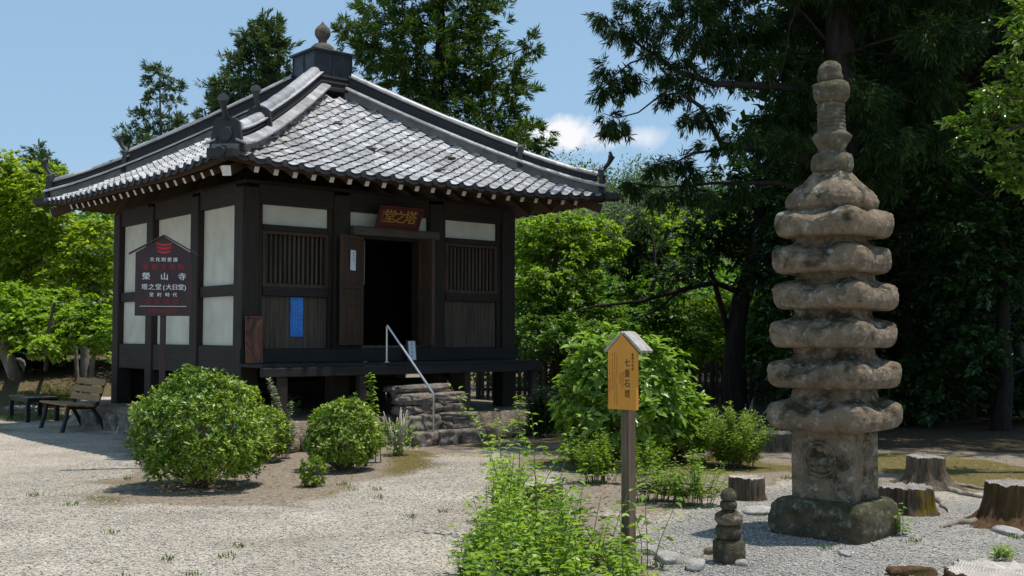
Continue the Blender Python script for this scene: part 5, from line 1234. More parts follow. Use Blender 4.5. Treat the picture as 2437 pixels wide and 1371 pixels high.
# ground litter: pebbles, dead leaves, grass tufts
rng = np.random.default_rng(5)
def scatter(n, box, maskf):
    P_ = []
    while len(P_) < n:
        x = rng.uniform(box[0], box[1], n); y = box[2] + (box[3] - box[2]) * rng.random(n) ** 1.5
        ok = maskf(x, y); P_ += list(np.stack([x, y], -1)[ok])
    P_ = np.array(P_[:n]); return np.column_stack([P_, ground_z(P_[:, 0], P_[:, 1])])
def vis(x, y): return np.abs(x) < y * .50 + .3
def pebbles(name, P_, smin, smax, mat, label):
    n = len(P_); s = rng.uniform(smin, smax, n) ** 1.0; V0 = np.array([[1, 0, 0], [-1, 0, 0], [0, 1, 0], [0, -1, 0], [0, 0, 1], [0, 0, -1.]])
    F0 = np.array([[0, 2, 4], [2, 1, 4], [1, 3, 4], [3, 0, 4], [2, 0, 5], [1, 2, 5], [3, 1, 5], [0, 3, 5]])
    a = rng.random(n) * 6.283; V = V0[None] * rng.uniform(.55, 1.1, (n, 6, 1)) * np.stack([s, s * rng.uniform(.6, 1, n), s * rng.uniform(.3, .6, n)], -1)[:, None]
    ca, sa = np.cos(a)[:, None], np.sin(a)[:, None]; X = V[..., 0] * ca - V[..., 1] * sa; Y = V[..., 0] * sa + V[..., 1] * ca
    V = np.stack([X, Y, V[..., 2]], -1) + P_[:, None] + np.array([0, 0, .002]); Fc = (F0[None] + (np.arange(n) * 6)[:, None, None]).reshape(-1, 3)
    o = np_mesh(name, V.reshape(-1, 3), Fc, mat); tag(o, label, 'gravel', None, 'stuff'); return o
def peb_mat(name, cols):
    m, t, p, o = new_mat(name); g = t.nodes.new('ShaderNodeNewGeometry'); t.links.new(ramp(t, g.outputs['Random Per Island'], cols), p.inputs['Base Color']); p.inputs['Roughness'].default_value = .85; return m
M['pebble'] = peb_mat('pebble', [(.15, .125, .105), (.36, .325, .28), (.50, .46, .40), (.66, .62, .55)])
M['grey_pebble'] = peb_mat('grey_pebble', [(.10, .095, .09), (.27, .26, .25), (.42, .41, .40), (.60, .59, .57)])
M['litter'] = leafmat('leaf_litter', [(.07, .04, .02), (.19, .12, .06), (.36, .27, .15)], .1, .8)
pathf = lambda x, y: vis(x, y) & (softpoly(x, y, bed, .2) < .5) & (softpoly(x, y, right, .2) < .5) & (softpoly(x, y, weeds_pl, .2) < .6)
pebbles('path_pebbles', scatter(34000, (-5, 3, 5.6, 13), pathf), .005, .014, M['pebble'], 'loose pale pebbles covering the gravel path')
pebbles('grey_pebbles', scatter(9000, (.6, 4.2, 5.6, 9.5), lambda x, y: vis(x, y) & (softpoly(x, y, tow, .2) > .5)), .004, .015, M['grey_pebble'], 'loose grey pebbles around the pagoda base')
def litter(name, n, box, maskf, L0, L1, label):
    P_ = scatter(n, box, maskf); lv = Leaves(); d = rdir(n) * np.array([1, 1, .25]); L = rng.uniform(L0, L1, n); lv.add(P_ + np.array([0, 0, .006]), d, rdir(n) * .35 + np.array([0, 0, 1]), L, L * rng.uniform(.25, .5, n))
    o = lv.build(name, M['litter']); tag(o, label, 'leaf litter', None, 'stuff')
litter('leaf_litter', 4200, (-4, 6, 8, 18), lambda x, y: vis(x, y) & ((softpoly(x, y, bed, .2) > .5) | (softpoly(x, y, right, .2) > .5)), .015, .05, 'dead brown leaves lying on the bare soil')
def grass(name, P_, h0, h1, label, lean=.4):
    n = len(P_); lv = Leaves(); d = unit(np.column_stack([rng.normal(0, lean, n), rng.normal(0, lean, n), np.ones(n)])); L = rng.uniform(h0, h1, n); lv.add(P_, d, rdir(n) * np.array([1, 1, .1]), L, rng.uniform(.006, .012, n)); o = lv.build(name, M['grass']); tag(o, label, 'grass', None, 'stuff')
tufts = scatter(60, (-4.5, 4, 6, 13), vis); P_ = np.repeat(tufts, 22, 0); P_[:, :2] += rng.normal(0, .035, (len(P_), 2)); grass('grass_tufts', P_, .02, .06, 'scattered tiny grass tufts in the gravel')
P_ = scatter(3600, (-13, -5.2, 19.0, 23), lambda x, y: vis(x, y) & (vnoise(x, y, .6, 44) > .5)); grass('bank_grass', P_, .04, .12, 'short grass on the bank behind the bench')

# ================================================================== TREES
def crown_cluster(lv, c, rad, m, k, L, asp, kind, flat=.5, hang=0.0):
    """m sprays of k leaves spread through an uneven ellipsoid, thicker towards its outside"""
    c, rad = np.array(c), np.array(rad)
    q = rdir(m) * (rng.random((m, 1)) ** .42)
    q *= (1 + .38 * np.sin(q[:, :1] * 4.1 + c[0] * 3) * np.sin(q[:, 1:2] * 3.7 + c[2] * 5) + .25 * np.sin(q[:, 2:3] * 7 + c[1] * 2))
    R3 = rad * (np.array([1.12, 1.12, 1.45]) if kind == 'broad' else np.array([1.08, 1.08, 1.25]))
    C = c + q * R3
    t = rng.random((m, k)); s1 = np.where(rng.random((m, k)) < .5, 1., -1.)
    out = unit(q * np.array([1, 1, .5]) + rdir(m) * .55)
    if kind == 'broad':                       # arching twigs with leaves hanging off both sides
        ax = unit(out * np.array([1, 1, .6]) + np.array([0, 0, .28])); ln = rng.uniform(.22, .55, m) * (.5 + rad.mean() * .45)
        sd = unit(np.cross(ax, np.array([0, 0, 1.])) + rdir(m) * .25)
        P_ = C[:, None] + ax[:, None] * (t * ln[:, None])[..., None] - np.array([0, 0, 1.]) * (t ** 2 * ln[:, None] * .55)[..., None] + sd[:, None] * (s1 * rng.random((m, k)) * .16 * ln[:, None])[..., None]
        d = sd[:, None] * s1[..., None] * .8 + ax[:, None] * .65 + rng.normal(size=(m, k, 3)) * .35 - np.array([0, 0, .38])
        n = np.array([0, 0, 1.]) + out[:, None] * .35 + rng.normal(size=(m, k, 3)) * .42
        l = rng.uniform(.65, 1.25, m * k) * L; lv.add(P_.reshape(-1, 3), d.reshape(-1, 3), unit(n.reshape(-1, 3)), l, l * asp)
    else:                                     # feathery needle sprays, drooping by `hang`
        ax = unit(out + np.array([0, 0, .30 - hang])); ln = rng.uniform(.25, .6, m) * (.30 + rad.mean() * .38)
        sd = unit(np.cross(ax, rdir(m))); sp = (1 - t * .6) * ln[:, None] * .30
        P_ = C[:, None] + ax[:, None] * (t * ln[:, None])[..., None] + sd[:, None] * (s1 * rng.random((m, k)) * sp)[..., None] + rng.normal(size=(m, k, 3)) * .018 - np.array([0, 0, 1.]) * (t ** 2 * ln[:, None] * hang * .5)[..., None]
        d = ax[:, None] * .9 + sd[:, None] * s1[..., None] * .55 + rng.normal(size=(m, k, 3)) * .35 - np.array([0, 0, hang * .8])
        l = rng.uniform(.6, 1.3, m * k) * L; lv.add(P_.reshape(-1, 3), d.reshape(-1, 3), rdir(m * k), l, l * asp)
    return C
def limb(a, b, sag, n=6):
    a, b = Vector(a), Vector(b); L = (b - a).length
    return [a.lerp(b, i / n) + Vector((random.uniform(-.02, .02) * L, random.uniform(-.02, .02) * L, -sag * L * math.sin(math.pi * i / n))) for i in range(n + 1)]
def tree(name, label, cat, trunk, radii, blobs, mat, barkm, kind, L, asp, m, k, flat=.5, hang=0.0, group=None, seed=1, limbs=True, extra=None, twigs=5):
    """trunk: list of world points (base first); blobs: (centre, radii)"""
    global rng
    rng = np.random.default_rng(seed); random.seed(seed)
    base = Vector(trunk[0]); root = empty(name, base, 0, label, cat, group); o = np.array(base)
    lv = Leaves(); mb = MB(); T = [Vector(p) - base for p in trunk]; mb.tube(T, radii, 10, cap=False)
    cand = [(T[i], radii[i]) for i in range(len(T))]
    for pts, r0, r1 in (extra or []): cand += [(Vector(pts[i]).lerp(Vector(pts[i + 1]), f) - base, r0 + (r1 - r0) * (i + f) / len(pts)) for i in range(len(pts) - 1) for f in (0, .5)]
    def near_trunk(c): return min(cand, key=lambda q: (q[0] - c).length + max(0, q[0].z - c.z) * .8)
    ref = float(np.median([r[0] * r[2] for _, r in blobs]))
    for c, r in blobs:
        mm = int(m * min(1.35, max(.22, r[0] * r[2] / ref)))
        c = Vector(c) - base; C = crown_cluster(lv, c, r, mm, k, L, asp, kind, flat, hang)
        if limbs:
            a, rr = near_trunk(c); r0 = min(rr * .32, .010 + .011 * (c - a).length); pl = limb(a, c, -.06)
            mb.tube(pl, [r0 * (1 - .7 * i / 6) for i in range(7)], 6, cap=False)
            for q in range(twigs):
                t = Vector(C[random.randrange(len(C))]); s = pl[random.randrange(3, 7)]; mb.tube(limb(s, t, .03, 3), [r0 * .3, r0 * .22, r0 * .15, r0 * .08], 4, cap=False)
    for pts, r0, r1 in (extra or []):
        P_ = [Vector(p) - base for p in pts]; mb.tube(P_, [r0 + (r1 - r0) * i / (len(P_) - 1) for i in range(len(P_))], 7, cap=False)
    mb.build('trunk', barkm, root, smooth=2); lv.build('crown', mat, root)
    return root
def pb(lst, Y, dY=.6, sy=.9, seed=1, k=1.0):
    rd = random.Random(seed); out = []
    for px, py, rx, rz in lst:
        y = Y + rd.uniform(-dY, dY); s = y / F_PX * k; out.append((at(px, py, y), (rx * s, (rx + rz) / 2 * s * sy, rz * s)))
    return out
def gbase(px, Y, dx=0):
    p = at(px, 800, Y); return Vector((p.x, p.y, gz(p.x, p.y) - .05))
def trunk_to(px0, px1, Y, ztop, n=7, wob_=.08, seed=1):
    rd = random.Random(seed); b = gbase(px0, Y); t = at(px1, 0, Y); return [Vector((b.x + (t.x - b.x) * i / n + rd.uniform(-wob_, wob_) * (0 < i), Y + rd.uniform(-wob_, wob_), b.z + (ztop - b.z) * i / n)) for i in range(n + 1)]
def taper(r, n=7, e=.15): return [r * (1.25 if i == 0 else 1) * (1 - (1 - e) * i / n) for i in range(n + 1)]

# --- conifers beyond the hall
tree('cedar_tree', 'biggest cedar rising behind the right slope of the temple roof', 'conifer', trunk_to(1055, 1040, 29, 13.5), taper(.32),
     pb([(960, 40, 88, 58), (1080, 20, 100, 60), (1150, 55, 55, 45), (905, 140, 55, 42), (862, 110, 34, 30), (822, 62, 24, 20), (1000, 110, 95, 55), (1100, 130, 90, 58), (1195, 165, 48, 34), (1255, 112, 26, 22), (1240, 215, 34, 26), (1060, 205, 95, 48), (1150, 230, 75, 42), (965, 195, 70, 46), (1180, 285, 60, 36), (1100, 300, 75, 42), (1262, 310, 34, 24), (1230, 335, 40, 20), (1296, 350, 20, 14), (1020, 270, 70, 40), (880, 30, 30, 30), (1000, -60, 90, 60), (1100, -80, 90, 60), (1050, -170, 80, 60), (1060, 380, 110, 50), (1160, 370, 90, 40), (940, 260, 40, 30)], 29, 1.0, 1.1, 3),
     M['cedar'], M['dark_bark'], 'needle', .20, .17, 74, 34, hang=.1, seed=3)
tree('cypress_tree', 'middle conifer of the three left of the roof finial, bushy', 'conifer', trunk_to(622, 622, 33, 10.9), taper(.2),
     pb([(632, 66, 36, 24), (615, 105, 46, 26), (655, 120, 34, 26), (575, 132, 24, 16), (600, 165, 52, 28), (660, 175, 28, 26), (540, 212, 38, 24), (610, 215, 54, 30), (665, 230, 24, 30), (520, 250, 32, 20), (575, 262, 48, 26), (640, 275, 45, 30), (510, 290, 28, 16), (600, 320, 70, 30), (520, 330, 40, 22)], 33, .7, 1.0, 4),
     M['cedar_far'], M['bark'], 'needle', .20, .2, 52, 28, seed=4)
tree('cypress_tree', 'sparse thin conifer with sky showing through, farthest left of the roof', 'conifer', trunk_to(383, 383, 37, 10.3), taper(.11, 7, .2),
     pb([(380, 172, 30, 15), (352, 206, 20, 10), (408, 208, 22, 12), (365, 235, 18, 9), (412, 245, 18, 9), (352, 276, 30, 14), (416, 290, 22, 12), (325, 318, 34, 16), (390, 318, 40, 17), (305, 342, 24, 14), (432, 302, 18, 9), (360, 350, 50, 16)], 37, .5, 1.0, 5),
     M['cedar_far'], M['bark'], 'needle', .2, .18, 24, 22, seed=5)
tree('cypress_tree', 'dark conifer tip poking up behind the yellow maple', 'conifer', trunk_to(95, 92, 37, 7.1), taper(.14), pb([(88, 362, 14, 10), (92, 380, 24, 14), (105, 405, 32, 20), (80, 430, 40, 24), (120, 445, 30, 24)], 37, .4, 1, 6), M['cedar_far'], M['bark'], 'needle', .2, .2, 50, 24, seed=6)
# --- maples on the left
tree('maple_tree', 'tall yellow-green maple at the left edge with many stems', 'broadleaf tree', [gbase(205, 23.3), at(203, 800, 23.3), at(195, 740, 23.3), at(170, 640, 23.3), at(130, 520, 23.3), at(90, 420, 23.3)], [.09, .08, .07, .06, .045, .02],
     pb([(20, 392, 48, 30), (85, 425, 50, 30), (25, 455, 60, 34), (105, 478, 50, 32), (45, 525, 66, 34), (135, 545, 56, 32), (215, 560, 46, 26), (100, 600, 72, 34), (205, 612, 52, 30), (30, 610, 60, 36), (165, 660, 60, 30), (245, 655, 30, 34), (60, 675, 70, 32), (-40, 560, 60, 50), (-50, 440, 60, 50), (250, 540, 26, 18)], 23.2, .9, 1.1, 7),
     M['yellow_maple'], M['grey_bark'], 'broad', .105, .6, 66, 28, .5, seed=7,
     extra=[([gbase(190, 23.2), at(180, 830, 23.2), at(168, 780, 23.1), at(160, 730, 23)], .05, .03), ([gbase(212, 23.3), at(222, 850, 23.3), at(240, 820, 23.3), at(262, 790, 23.4)], .06, .03), ([gbase(200, 23.3), at(196, 830, 23.3), at(190, 790, 23.3), at(196, 700, 23.3)], .05, .03)])
tree('maple_tree', 'low bright green maple leaning left at the left edge', 'broadleaf tree', [GP(48, 918) - Vector((0, 0, .05)), at(36, 888, 20.6), at(18, 850, 20.6), at(8, 815, 20.6), at(14, 770, 20.6), at(40, 735, 20.6)], [.20, .15, .12, .10, .07, .03],
     pb([(20, 715, 60, 24), (90, 720, 60, 24), (35, 760, 70, 24), (120, 765, 62, 24), (10, 800, 46, 18), (90, 800, 50, 16), (150, 735, 46, 22), (-50, 760, 50, 30)], 20.6, .7, 1.1, 8),
     M['maple'], M['grey_bark'], 'broad', .10, .6, 58, 28, .5, seed=8)
tree('maple_tree', 'slim young maple with one straight stem just behind the low table', 'broadleaf tree', [GP(110, 938), at(109, 880, 19.6), at(113, 820, 19.6), at(118, 770, 19.6), at(130, 720, 19.6)], [.045, .04, .036, .03, .02],
     pb([(150, 790, 46, 18), (205, 770, 46, 22), (230, 800, 34, 20), (170, 760, 40, 20), (115, 815, 34, 18), (215, 735, 36, 20)], 20, .6, 1.1, 9), M['maple'], M['bark'], 'broad', .095, .6, 48, 28, .5, seed=9)
tree('tall_tree', 'pale grey trunk standing in the shade behind the left maples', 'broadleaf tree', [gbase(147, 27), at(147, 760, 27), at(146, 680, 27), at(150, 600, 27), at(150, 540, 27)], [.12, .10, .09, .08, .05], pb([(130, 560, 70, 40), (200, 590, 60, 40), (60, 600, 70, 40), (230, 680, 50, 40)], 28, .6, 1, 10), M['mid_leaf'], M['grey_bark'], 'broad', .12, .6, 60, 36, .4, seed=10)
stem_plant('undergrowth_shrub', gbase(150, 22.4) + Vector((0, 0, .1)), spread(26, .55, .3, .25, .5, .5, 61), 'yellowish shrub on the bank behind the low table', 'shrub', M['yellow_maple'], M['twig'], (.06, .10), .5, 26, .4, False, None, 61, .1, .004, 2)
stem_plant('undergrowth_shrub', gbase(60, 22.0) + Vector((0, 0, .1)), spread(18, .45, .3, .15, .34, .5, 62), 'low green shrub on the bank beside the leaning maple', 'shrub', M['weed'], M['twig'], (.06, .10), .5, 26, .4, False, None, 62, .1, .004, 2)
for k, (px, py, sx, sy, sz, lab) in enumerate([(240, 878, .42, .2, .1, 'long pale stone on the left bank close to the corner of the hall'), (225, 890, .36, .2, .12, 'brown weathered log-like stone below the long pale stone'), (165, 862, .24, .16, .08, 'small grey stone on the left bank near the many-stemmed maple'), (52, 894, .3, .14, .06, 'flat pale stone at the foot of the leaning maple'), (205, 905, .2, .12, .07, 'white stone on the bank above the bench')]):
    q = G(px, py, .6); q = at(px, py, 22.5 if py < 885 else 21.6); rock('stone', (q.x, q.y, gz(q.x, q.y) + .03), (sx, sy, sz), random.uniform(-.3, .3), 90 + k, M['pale_stone'], lab, 'stone')

# --- trees in the middle distance, right of the hall
tree('broadleaf_tree', 'leafy bright tree showing under the right eave of the hall', 'broadleaf tree', trunk_to(1330, 1320, 26, 5.2), taper(.14), pb([(1262, 552, 50, 26), (1335, 535, 56, 26), (1405, 540, 50, 28), (1260, 605, 50, 28), (1330, 600, 62, 30), (1400, 605, 54, 28), (1290, 655, 58, 26), (1370, 665, 58, 26), (1240, 690, 40, 26), (1450, 585, 34, 26)], 26, .9, 1.1, 11), M['maple'], M['bark'], 'broad', .125, .45, 64, 28, .55, seed=11)
tree('broadleaf_tree', 'low spreading tree between the hall corner and the yellow sign', 'broadleaf tree', trunk_to(1290, 1300, 25.4, 3.4), taper(.10), pb([(1262, 735, 50, 26), (1335, 730, 62, 28), (1415, 735, 56, 28), (1275, 785, 52, 26), (1360, 790, 62, 26), (1440, 790, 50, 26), (1250, 830, 40, 18), (1330, 838, 50, 18)], 25.4, .8, 1.1, 12), M['mid_leaf'], M['bark'], 'broad', .12, .45, 60, 28, .55, seed=12)
tree('broadleaf_tree', 'rounded green tree behind the fence left of the dark leaning trunk', 'broadleaf tree', trunk_to(1560, 1550, 27.5, 4.2), taper(.12), pb([(1500, 755, 56, 32), (1570, 745, 56, 34), (1630, 760, 50, 34), (1530, 690, 52, 30), (1600, 690, 50, 32), (1500, 815, 56, 26), (1580, 820, 60, 24), (1660, 810, 46, 26), (1470, 700, 36, 30)], 27.5, .8, 1.1, 13), M['mid_leaf'], M['bark'], 'broad', .12, .5, 54, 28, .35, seed=13)
tree('broadleaf_tree', 'sunny yellow-green tree between the dark trunk and the pagoda', 'broadleaf tree', trunk_to(1800, 1795, 29, 4.0), taper(.10), pb([(1790, 745, 44, 34), (1800, 800, 46, 32), (1690, 790, 44, 30), (1840, 770, 40, 40), (1760, 830, 60, 22), (1690, 735, 36, 30), (1830, 700, 36, 30)], 29, .6, 1.1, 14), M['yellow_maple'], M['bark'], 'broad', .13, .55, 54, 28, .35, seed=14)
tree('broadleaf_tree', 'pale green tree glowing in the gap above the dark leaning trunk', 'broadleaf tree', trunk_to(1640, 1640, 32, 6.2), taper(.12), pb([(1560, 540, 56, 34), (1640, 560, 56, 36), (1600, 620, 60, 32), (1690, 620, 44, 30), (1700, 520, 44, 30)], 32, .9, 1.1, 15), M['maple'], M['bark'], 'broad', .15, .5, 52, 30, .4, seed=15)
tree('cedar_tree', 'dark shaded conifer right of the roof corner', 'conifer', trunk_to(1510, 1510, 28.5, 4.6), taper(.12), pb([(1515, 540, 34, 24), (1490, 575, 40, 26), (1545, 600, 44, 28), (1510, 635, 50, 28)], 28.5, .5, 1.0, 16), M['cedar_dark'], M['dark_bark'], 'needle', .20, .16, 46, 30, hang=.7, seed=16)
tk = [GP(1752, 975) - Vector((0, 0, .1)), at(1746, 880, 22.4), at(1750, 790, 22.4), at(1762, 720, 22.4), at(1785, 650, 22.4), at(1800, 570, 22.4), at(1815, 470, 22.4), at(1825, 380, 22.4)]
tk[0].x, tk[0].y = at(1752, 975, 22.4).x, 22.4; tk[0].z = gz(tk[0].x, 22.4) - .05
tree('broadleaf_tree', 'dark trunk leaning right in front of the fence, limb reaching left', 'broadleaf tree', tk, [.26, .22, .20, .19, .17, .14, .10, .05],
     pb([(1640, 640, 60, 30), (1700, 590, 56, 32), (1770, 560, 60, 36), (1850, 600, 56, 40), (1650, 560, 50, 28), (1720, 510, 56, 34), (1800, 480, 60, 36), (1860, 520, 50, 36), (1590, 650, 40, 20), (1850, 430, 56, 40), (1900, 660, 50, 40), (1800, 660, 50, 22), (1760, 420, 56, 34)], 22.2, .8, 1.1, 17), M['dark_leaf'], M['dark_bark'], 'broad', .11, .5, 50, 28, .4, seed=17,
     extra=[([at(1770, 700, 22.4), at(1700, 672, 22), at(1620, 690, 21.6), at(1520, 718, 21.2), at(1420, 728, 21), at(1350, 745, 20.8)], .07, .012), ([at(1620, 690, 21.6), at(1560, 740, 21.4), at(1500, 765, 21.2)], .03, .008), ([at(1745, 850, 22.4), at(1725, 760, 22.3), at(1705, 690, 22.2), at(1690, 640, 22)], .08, .04)])
# --- the big cedars on the right
rd_ = random.Random(21)
def grid_blobs(x0, x1, y0, y1, sx, sy, rx, rz, Y0_, Y1_, skip=.15, cond=None):
    out = []; j = 0; y = y0
    while y <= y1:
        x = x0 + (sx / 2 if j % 2 else 0)
        while x <= x1:
            px, py = x + rd_.uniform(-.3, .3) * sx, y + rd_.uniform(-.3, .3) * sy
            if rd_.random() > skip and (cond is None or cond(px, py)): out.append((px, py, rx * rd_.uniform(.7, 1.25), rz * rd_.uniform(.7, 1.25), rd_.uniform(Y0_, Y1_)))
            x += sx
        y += sy; j += 1
    return [(at(a, b, Y), (c * Y / F_PX, (c + d) / 2 * Y / F_PX, d * Y / F_PX)) for a, b, c, d, Y in out]
def left_edge(px, py): return px > 1690 + max(0, (py - 150)) * .25 - max(0, 60 - py) * 2.2
ckw = dict(hang=.75)
L1 = [at(1990, 235, 16), at(1850, 205, 15.6), at(1700, 200, 15.2), at(1613, 170, 15), at(1560, 130, 14.9), at(1505, 98, 14.8)]
L2 = [at(1990, 420, 16), at(1850, 352, 15.6), at(1718, 345, 15.3), at(1672, 257, 15.1), at(1621, 221, 15), at(1565, 150, 14.9)]
L3 = [at(1621, 221, 15), at(1570, 228, 14.9), at(1519, 268, 14.8), at(1470, 281, 14.7), at(1435, 270, 14.7)]
L4 = [at(1560, 130, 14.9), at(1500, 150, 14.8), at(1450, 190, 14.8), at(1432, 215, 14.7)]
L6 = [at(1990, 470, 16), at(1850, 435, 15.6), at(1700, 436, 15.3), at(1580, 446, 15), at(1470, 432, 14.9)]
L5 = [at(1850, 352, 15.6), at(1740, 352, 15.3), at(1650, 365, 15), at(1600, 390, 14.9), at(1560, 400, 14.9)]
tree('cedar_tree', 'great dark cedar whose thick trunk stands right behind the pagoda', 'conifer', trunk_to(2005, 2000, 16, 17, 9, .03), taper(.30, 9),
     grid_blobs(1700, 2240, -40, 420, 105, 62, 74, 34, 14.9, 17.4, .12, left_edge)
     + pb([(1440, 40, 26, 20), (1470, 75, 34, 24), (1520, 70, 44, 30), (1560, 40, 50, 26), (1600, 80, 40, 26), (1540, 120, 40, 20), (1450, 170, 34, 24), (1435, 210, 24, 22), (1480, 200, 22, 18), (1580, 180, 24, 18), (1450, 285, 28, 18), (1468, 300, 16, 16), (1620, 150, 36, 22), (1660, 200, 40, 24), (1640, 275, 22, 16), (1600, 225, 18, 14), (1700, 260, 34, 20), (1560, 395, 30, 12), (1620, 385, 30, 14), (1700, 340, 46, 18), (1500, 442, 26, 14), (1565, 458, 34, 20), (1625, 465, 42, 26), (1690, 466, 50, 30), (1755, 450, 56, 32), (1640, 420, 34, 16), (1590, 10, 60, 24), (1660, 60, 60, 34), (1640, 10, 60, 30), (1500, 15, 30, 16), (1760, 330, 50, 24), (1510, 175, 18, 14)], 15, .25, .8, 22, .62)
     + pb([(1600 + 120 * (k % 6) + 40 * (k // 6), -170 - 190 * (k // 6), 130, 60) for k in range(24)], 16.2, 1.3, 1.2, 23),  # crown clumps above the frame, added to shade the ground
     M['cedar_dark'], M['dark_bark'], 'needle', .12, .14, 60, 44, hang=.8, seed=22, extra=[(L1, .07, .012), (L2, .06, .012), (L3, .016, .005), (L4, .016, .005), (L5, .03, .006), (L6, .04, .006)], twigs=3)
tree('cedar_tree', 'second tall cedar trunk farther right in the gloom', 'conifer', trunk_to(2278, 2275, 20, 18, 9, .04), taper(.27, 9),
     grid_blobs(2060, 2460, -60, 420, 110, 66, 78, 38, 18.5, 21.5, .12) + pb([(1950 + 140 * (k % 5), -200 - 200 * (k // 5), 140, 70) for k in range(20)], 20, 1.6, 1.2, 24) + grid_blobs(2500, 3100, -420, 330, 150, 120, 110, 64, 15.5, 23, .05) + grid_blobs(1950, 3050, -780, -150, 112, 90, 120, 70, 14.3, 20, .02),  # overhead and off-frame clumps are unseen, added to shade the ground at right
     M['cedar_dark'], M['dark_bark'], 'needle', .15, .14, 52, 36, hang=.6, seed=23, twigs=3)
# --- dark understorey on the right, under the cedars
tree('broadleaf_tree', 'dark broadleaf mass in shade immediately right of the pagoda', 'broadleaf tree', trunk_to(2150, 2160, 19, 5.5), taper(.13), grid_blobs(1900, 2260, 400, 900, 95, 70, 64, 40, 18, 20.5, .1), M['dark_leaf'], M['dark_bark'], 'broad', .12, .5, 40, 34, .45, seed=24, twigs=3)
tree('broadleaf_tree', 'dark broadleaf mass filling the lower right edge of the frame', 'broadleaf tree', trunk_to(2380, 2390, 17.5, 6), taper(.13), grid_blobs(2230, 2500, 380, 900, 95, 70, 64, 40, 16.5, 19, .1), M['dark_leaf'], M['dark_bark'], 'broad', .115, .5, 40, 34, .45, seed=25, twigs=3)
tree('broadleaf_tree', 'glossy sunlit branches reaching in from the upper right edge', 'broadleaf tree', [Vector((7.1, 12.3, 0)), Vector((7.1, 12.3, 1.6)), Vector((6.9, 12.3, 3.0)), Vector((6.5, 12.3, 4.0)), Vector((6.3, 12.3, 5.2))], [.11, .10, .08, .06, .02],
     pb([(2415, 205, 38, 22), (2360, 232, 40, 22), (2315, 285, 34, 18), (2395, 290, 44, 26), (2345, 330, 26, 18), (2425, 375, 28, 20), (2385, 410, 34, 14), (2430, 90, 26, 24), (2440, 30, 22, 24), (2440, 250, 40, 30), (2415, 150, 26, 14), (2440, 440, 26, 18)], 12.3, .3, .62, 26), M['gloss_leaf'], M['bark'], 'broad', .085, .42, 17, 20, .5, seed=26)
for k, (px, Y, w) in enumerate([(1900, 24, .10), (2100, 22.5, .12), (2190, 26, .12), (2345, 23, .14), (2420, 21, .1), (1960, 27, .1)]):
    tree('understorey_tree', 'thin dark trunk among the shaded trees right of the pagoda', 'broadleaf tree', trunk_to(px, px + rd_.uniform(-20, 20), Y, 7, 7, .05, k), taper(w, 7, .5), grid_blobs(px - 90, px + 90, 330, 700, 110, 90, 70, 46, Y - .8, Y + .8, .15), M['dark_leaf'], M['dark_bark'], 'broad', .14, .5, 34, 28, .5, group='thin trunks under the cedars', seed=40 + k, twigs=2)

# --- far masses that read as one
def mass(name, label, pts, mat, nper, L, asp=.6):
    """pts: (x, y, z centre, rx, rz)"""
    lv = Leaves()
    for x, y, z, rx, rz in pts:
        n = nper; q = rdir(n) * rng.random((n, 1)) ** .3; q[:, 2] = np.where(q[:, 2] < -.3, -.3 * rng.random(n), q[:, 2]); b = 1 + .22 * np.sin(q[:, 0] * 5 + x) * np.sin(q[:, 1] * 5 + y)
        P_ = np.array([x, y, z]) + q * np.array([rx, rx, rz]) * b[:, None]; l = rng.uniform(.6, 1.3, n) * L; lv.add(P_, unit(rdir(n) + q * .4), unit(q + rdir(n) * .7 + np.array([0, 0, .4])), l, l * asp)
    o = lv.build(name, mat); return tag(o, label, 'woodland', None, 'stuff')
rng = np.random.default_rng(31); P_ = []
while len(P_) < 420:
    y = rng.uniform(95, 200); x = rng.uniform(-.42, .40) * y; r = rng.uniform(2.2, 4.2) * y / 150
    z = float(hill_z(np.array([[x]]), np.array([[y]]))[0, 0]) + .03 * (min(66, y) - 26)
    P_.append((x, y, z + r * .3, r, r * 1.15))
mass('hill_forest', 'far wooded hill under the cloud', P_, M['hill_leaf'], 480, .46)
rng = np.random.default_rng(32); P_ = []
for k in range(70):
    y = rng.uniform(40, 62); x = rng.uniform(1.0, .50 * y + 3); r = rng.uniform(1.3, 2.4); hgt = rng.uniform(2.8, 5.2) + max(0, (x / y - .24)) * 30
    for t in np.arange(1.0, hgt, 1.5): P_.append((x + rng.normal(0, .5), y + rng.normal(0, .5), t + .03 * (y - 26), r, r * .9))
mass('far_wood_right', 'green wood seen through the trees right of the hall', P_, M['mid_leaf'], 230, .30)
rng = np.random.default_rng(33); P_ = []
for k in range(30):
    y = rng.uniform(30, 44); x = rng.uniform(-.52, -.33) * y; r = rng.uniform(1.1, 1.9); hgt = rng.uniform(3.0, 5.2)
    for t in np.arange(.6, hgt, 1.1): P_.append((x + rng.normal(0, .4), y + rng.normal(0, .5), t + 1.0, r, r * .8))
mass('far_wood_left', 'green wood behind the left maples', P_, M['mid_leaf'], 260, .24)
rng = np.random.default_rng(34); P_ = []
for k in range(70):
    y = rng.uniform(26.5, 30); x = rng.uniform(-.2, .5 * y)
    if 2.6 < x < 7.4: continue; r = rng.uniform(.7, 1.2)
    for t in np.arange(.4, rng.uniform(1.2, 2.6), .7): P_.append((x, y, t + .05, r, r * .7))
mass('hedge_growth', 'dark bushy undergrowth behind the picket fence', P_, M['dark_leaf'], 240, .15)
rng = np.random.default_rng(35); P_ = []
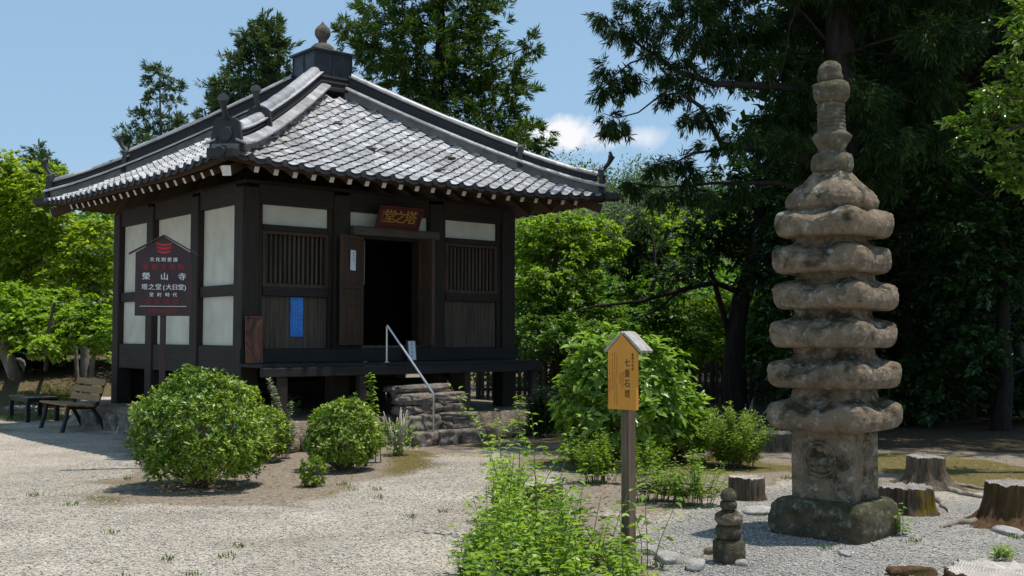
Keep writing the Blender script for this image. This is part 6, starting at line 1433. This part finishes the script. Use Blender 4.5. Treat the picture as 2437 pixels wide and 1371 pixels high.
for k in range(58):
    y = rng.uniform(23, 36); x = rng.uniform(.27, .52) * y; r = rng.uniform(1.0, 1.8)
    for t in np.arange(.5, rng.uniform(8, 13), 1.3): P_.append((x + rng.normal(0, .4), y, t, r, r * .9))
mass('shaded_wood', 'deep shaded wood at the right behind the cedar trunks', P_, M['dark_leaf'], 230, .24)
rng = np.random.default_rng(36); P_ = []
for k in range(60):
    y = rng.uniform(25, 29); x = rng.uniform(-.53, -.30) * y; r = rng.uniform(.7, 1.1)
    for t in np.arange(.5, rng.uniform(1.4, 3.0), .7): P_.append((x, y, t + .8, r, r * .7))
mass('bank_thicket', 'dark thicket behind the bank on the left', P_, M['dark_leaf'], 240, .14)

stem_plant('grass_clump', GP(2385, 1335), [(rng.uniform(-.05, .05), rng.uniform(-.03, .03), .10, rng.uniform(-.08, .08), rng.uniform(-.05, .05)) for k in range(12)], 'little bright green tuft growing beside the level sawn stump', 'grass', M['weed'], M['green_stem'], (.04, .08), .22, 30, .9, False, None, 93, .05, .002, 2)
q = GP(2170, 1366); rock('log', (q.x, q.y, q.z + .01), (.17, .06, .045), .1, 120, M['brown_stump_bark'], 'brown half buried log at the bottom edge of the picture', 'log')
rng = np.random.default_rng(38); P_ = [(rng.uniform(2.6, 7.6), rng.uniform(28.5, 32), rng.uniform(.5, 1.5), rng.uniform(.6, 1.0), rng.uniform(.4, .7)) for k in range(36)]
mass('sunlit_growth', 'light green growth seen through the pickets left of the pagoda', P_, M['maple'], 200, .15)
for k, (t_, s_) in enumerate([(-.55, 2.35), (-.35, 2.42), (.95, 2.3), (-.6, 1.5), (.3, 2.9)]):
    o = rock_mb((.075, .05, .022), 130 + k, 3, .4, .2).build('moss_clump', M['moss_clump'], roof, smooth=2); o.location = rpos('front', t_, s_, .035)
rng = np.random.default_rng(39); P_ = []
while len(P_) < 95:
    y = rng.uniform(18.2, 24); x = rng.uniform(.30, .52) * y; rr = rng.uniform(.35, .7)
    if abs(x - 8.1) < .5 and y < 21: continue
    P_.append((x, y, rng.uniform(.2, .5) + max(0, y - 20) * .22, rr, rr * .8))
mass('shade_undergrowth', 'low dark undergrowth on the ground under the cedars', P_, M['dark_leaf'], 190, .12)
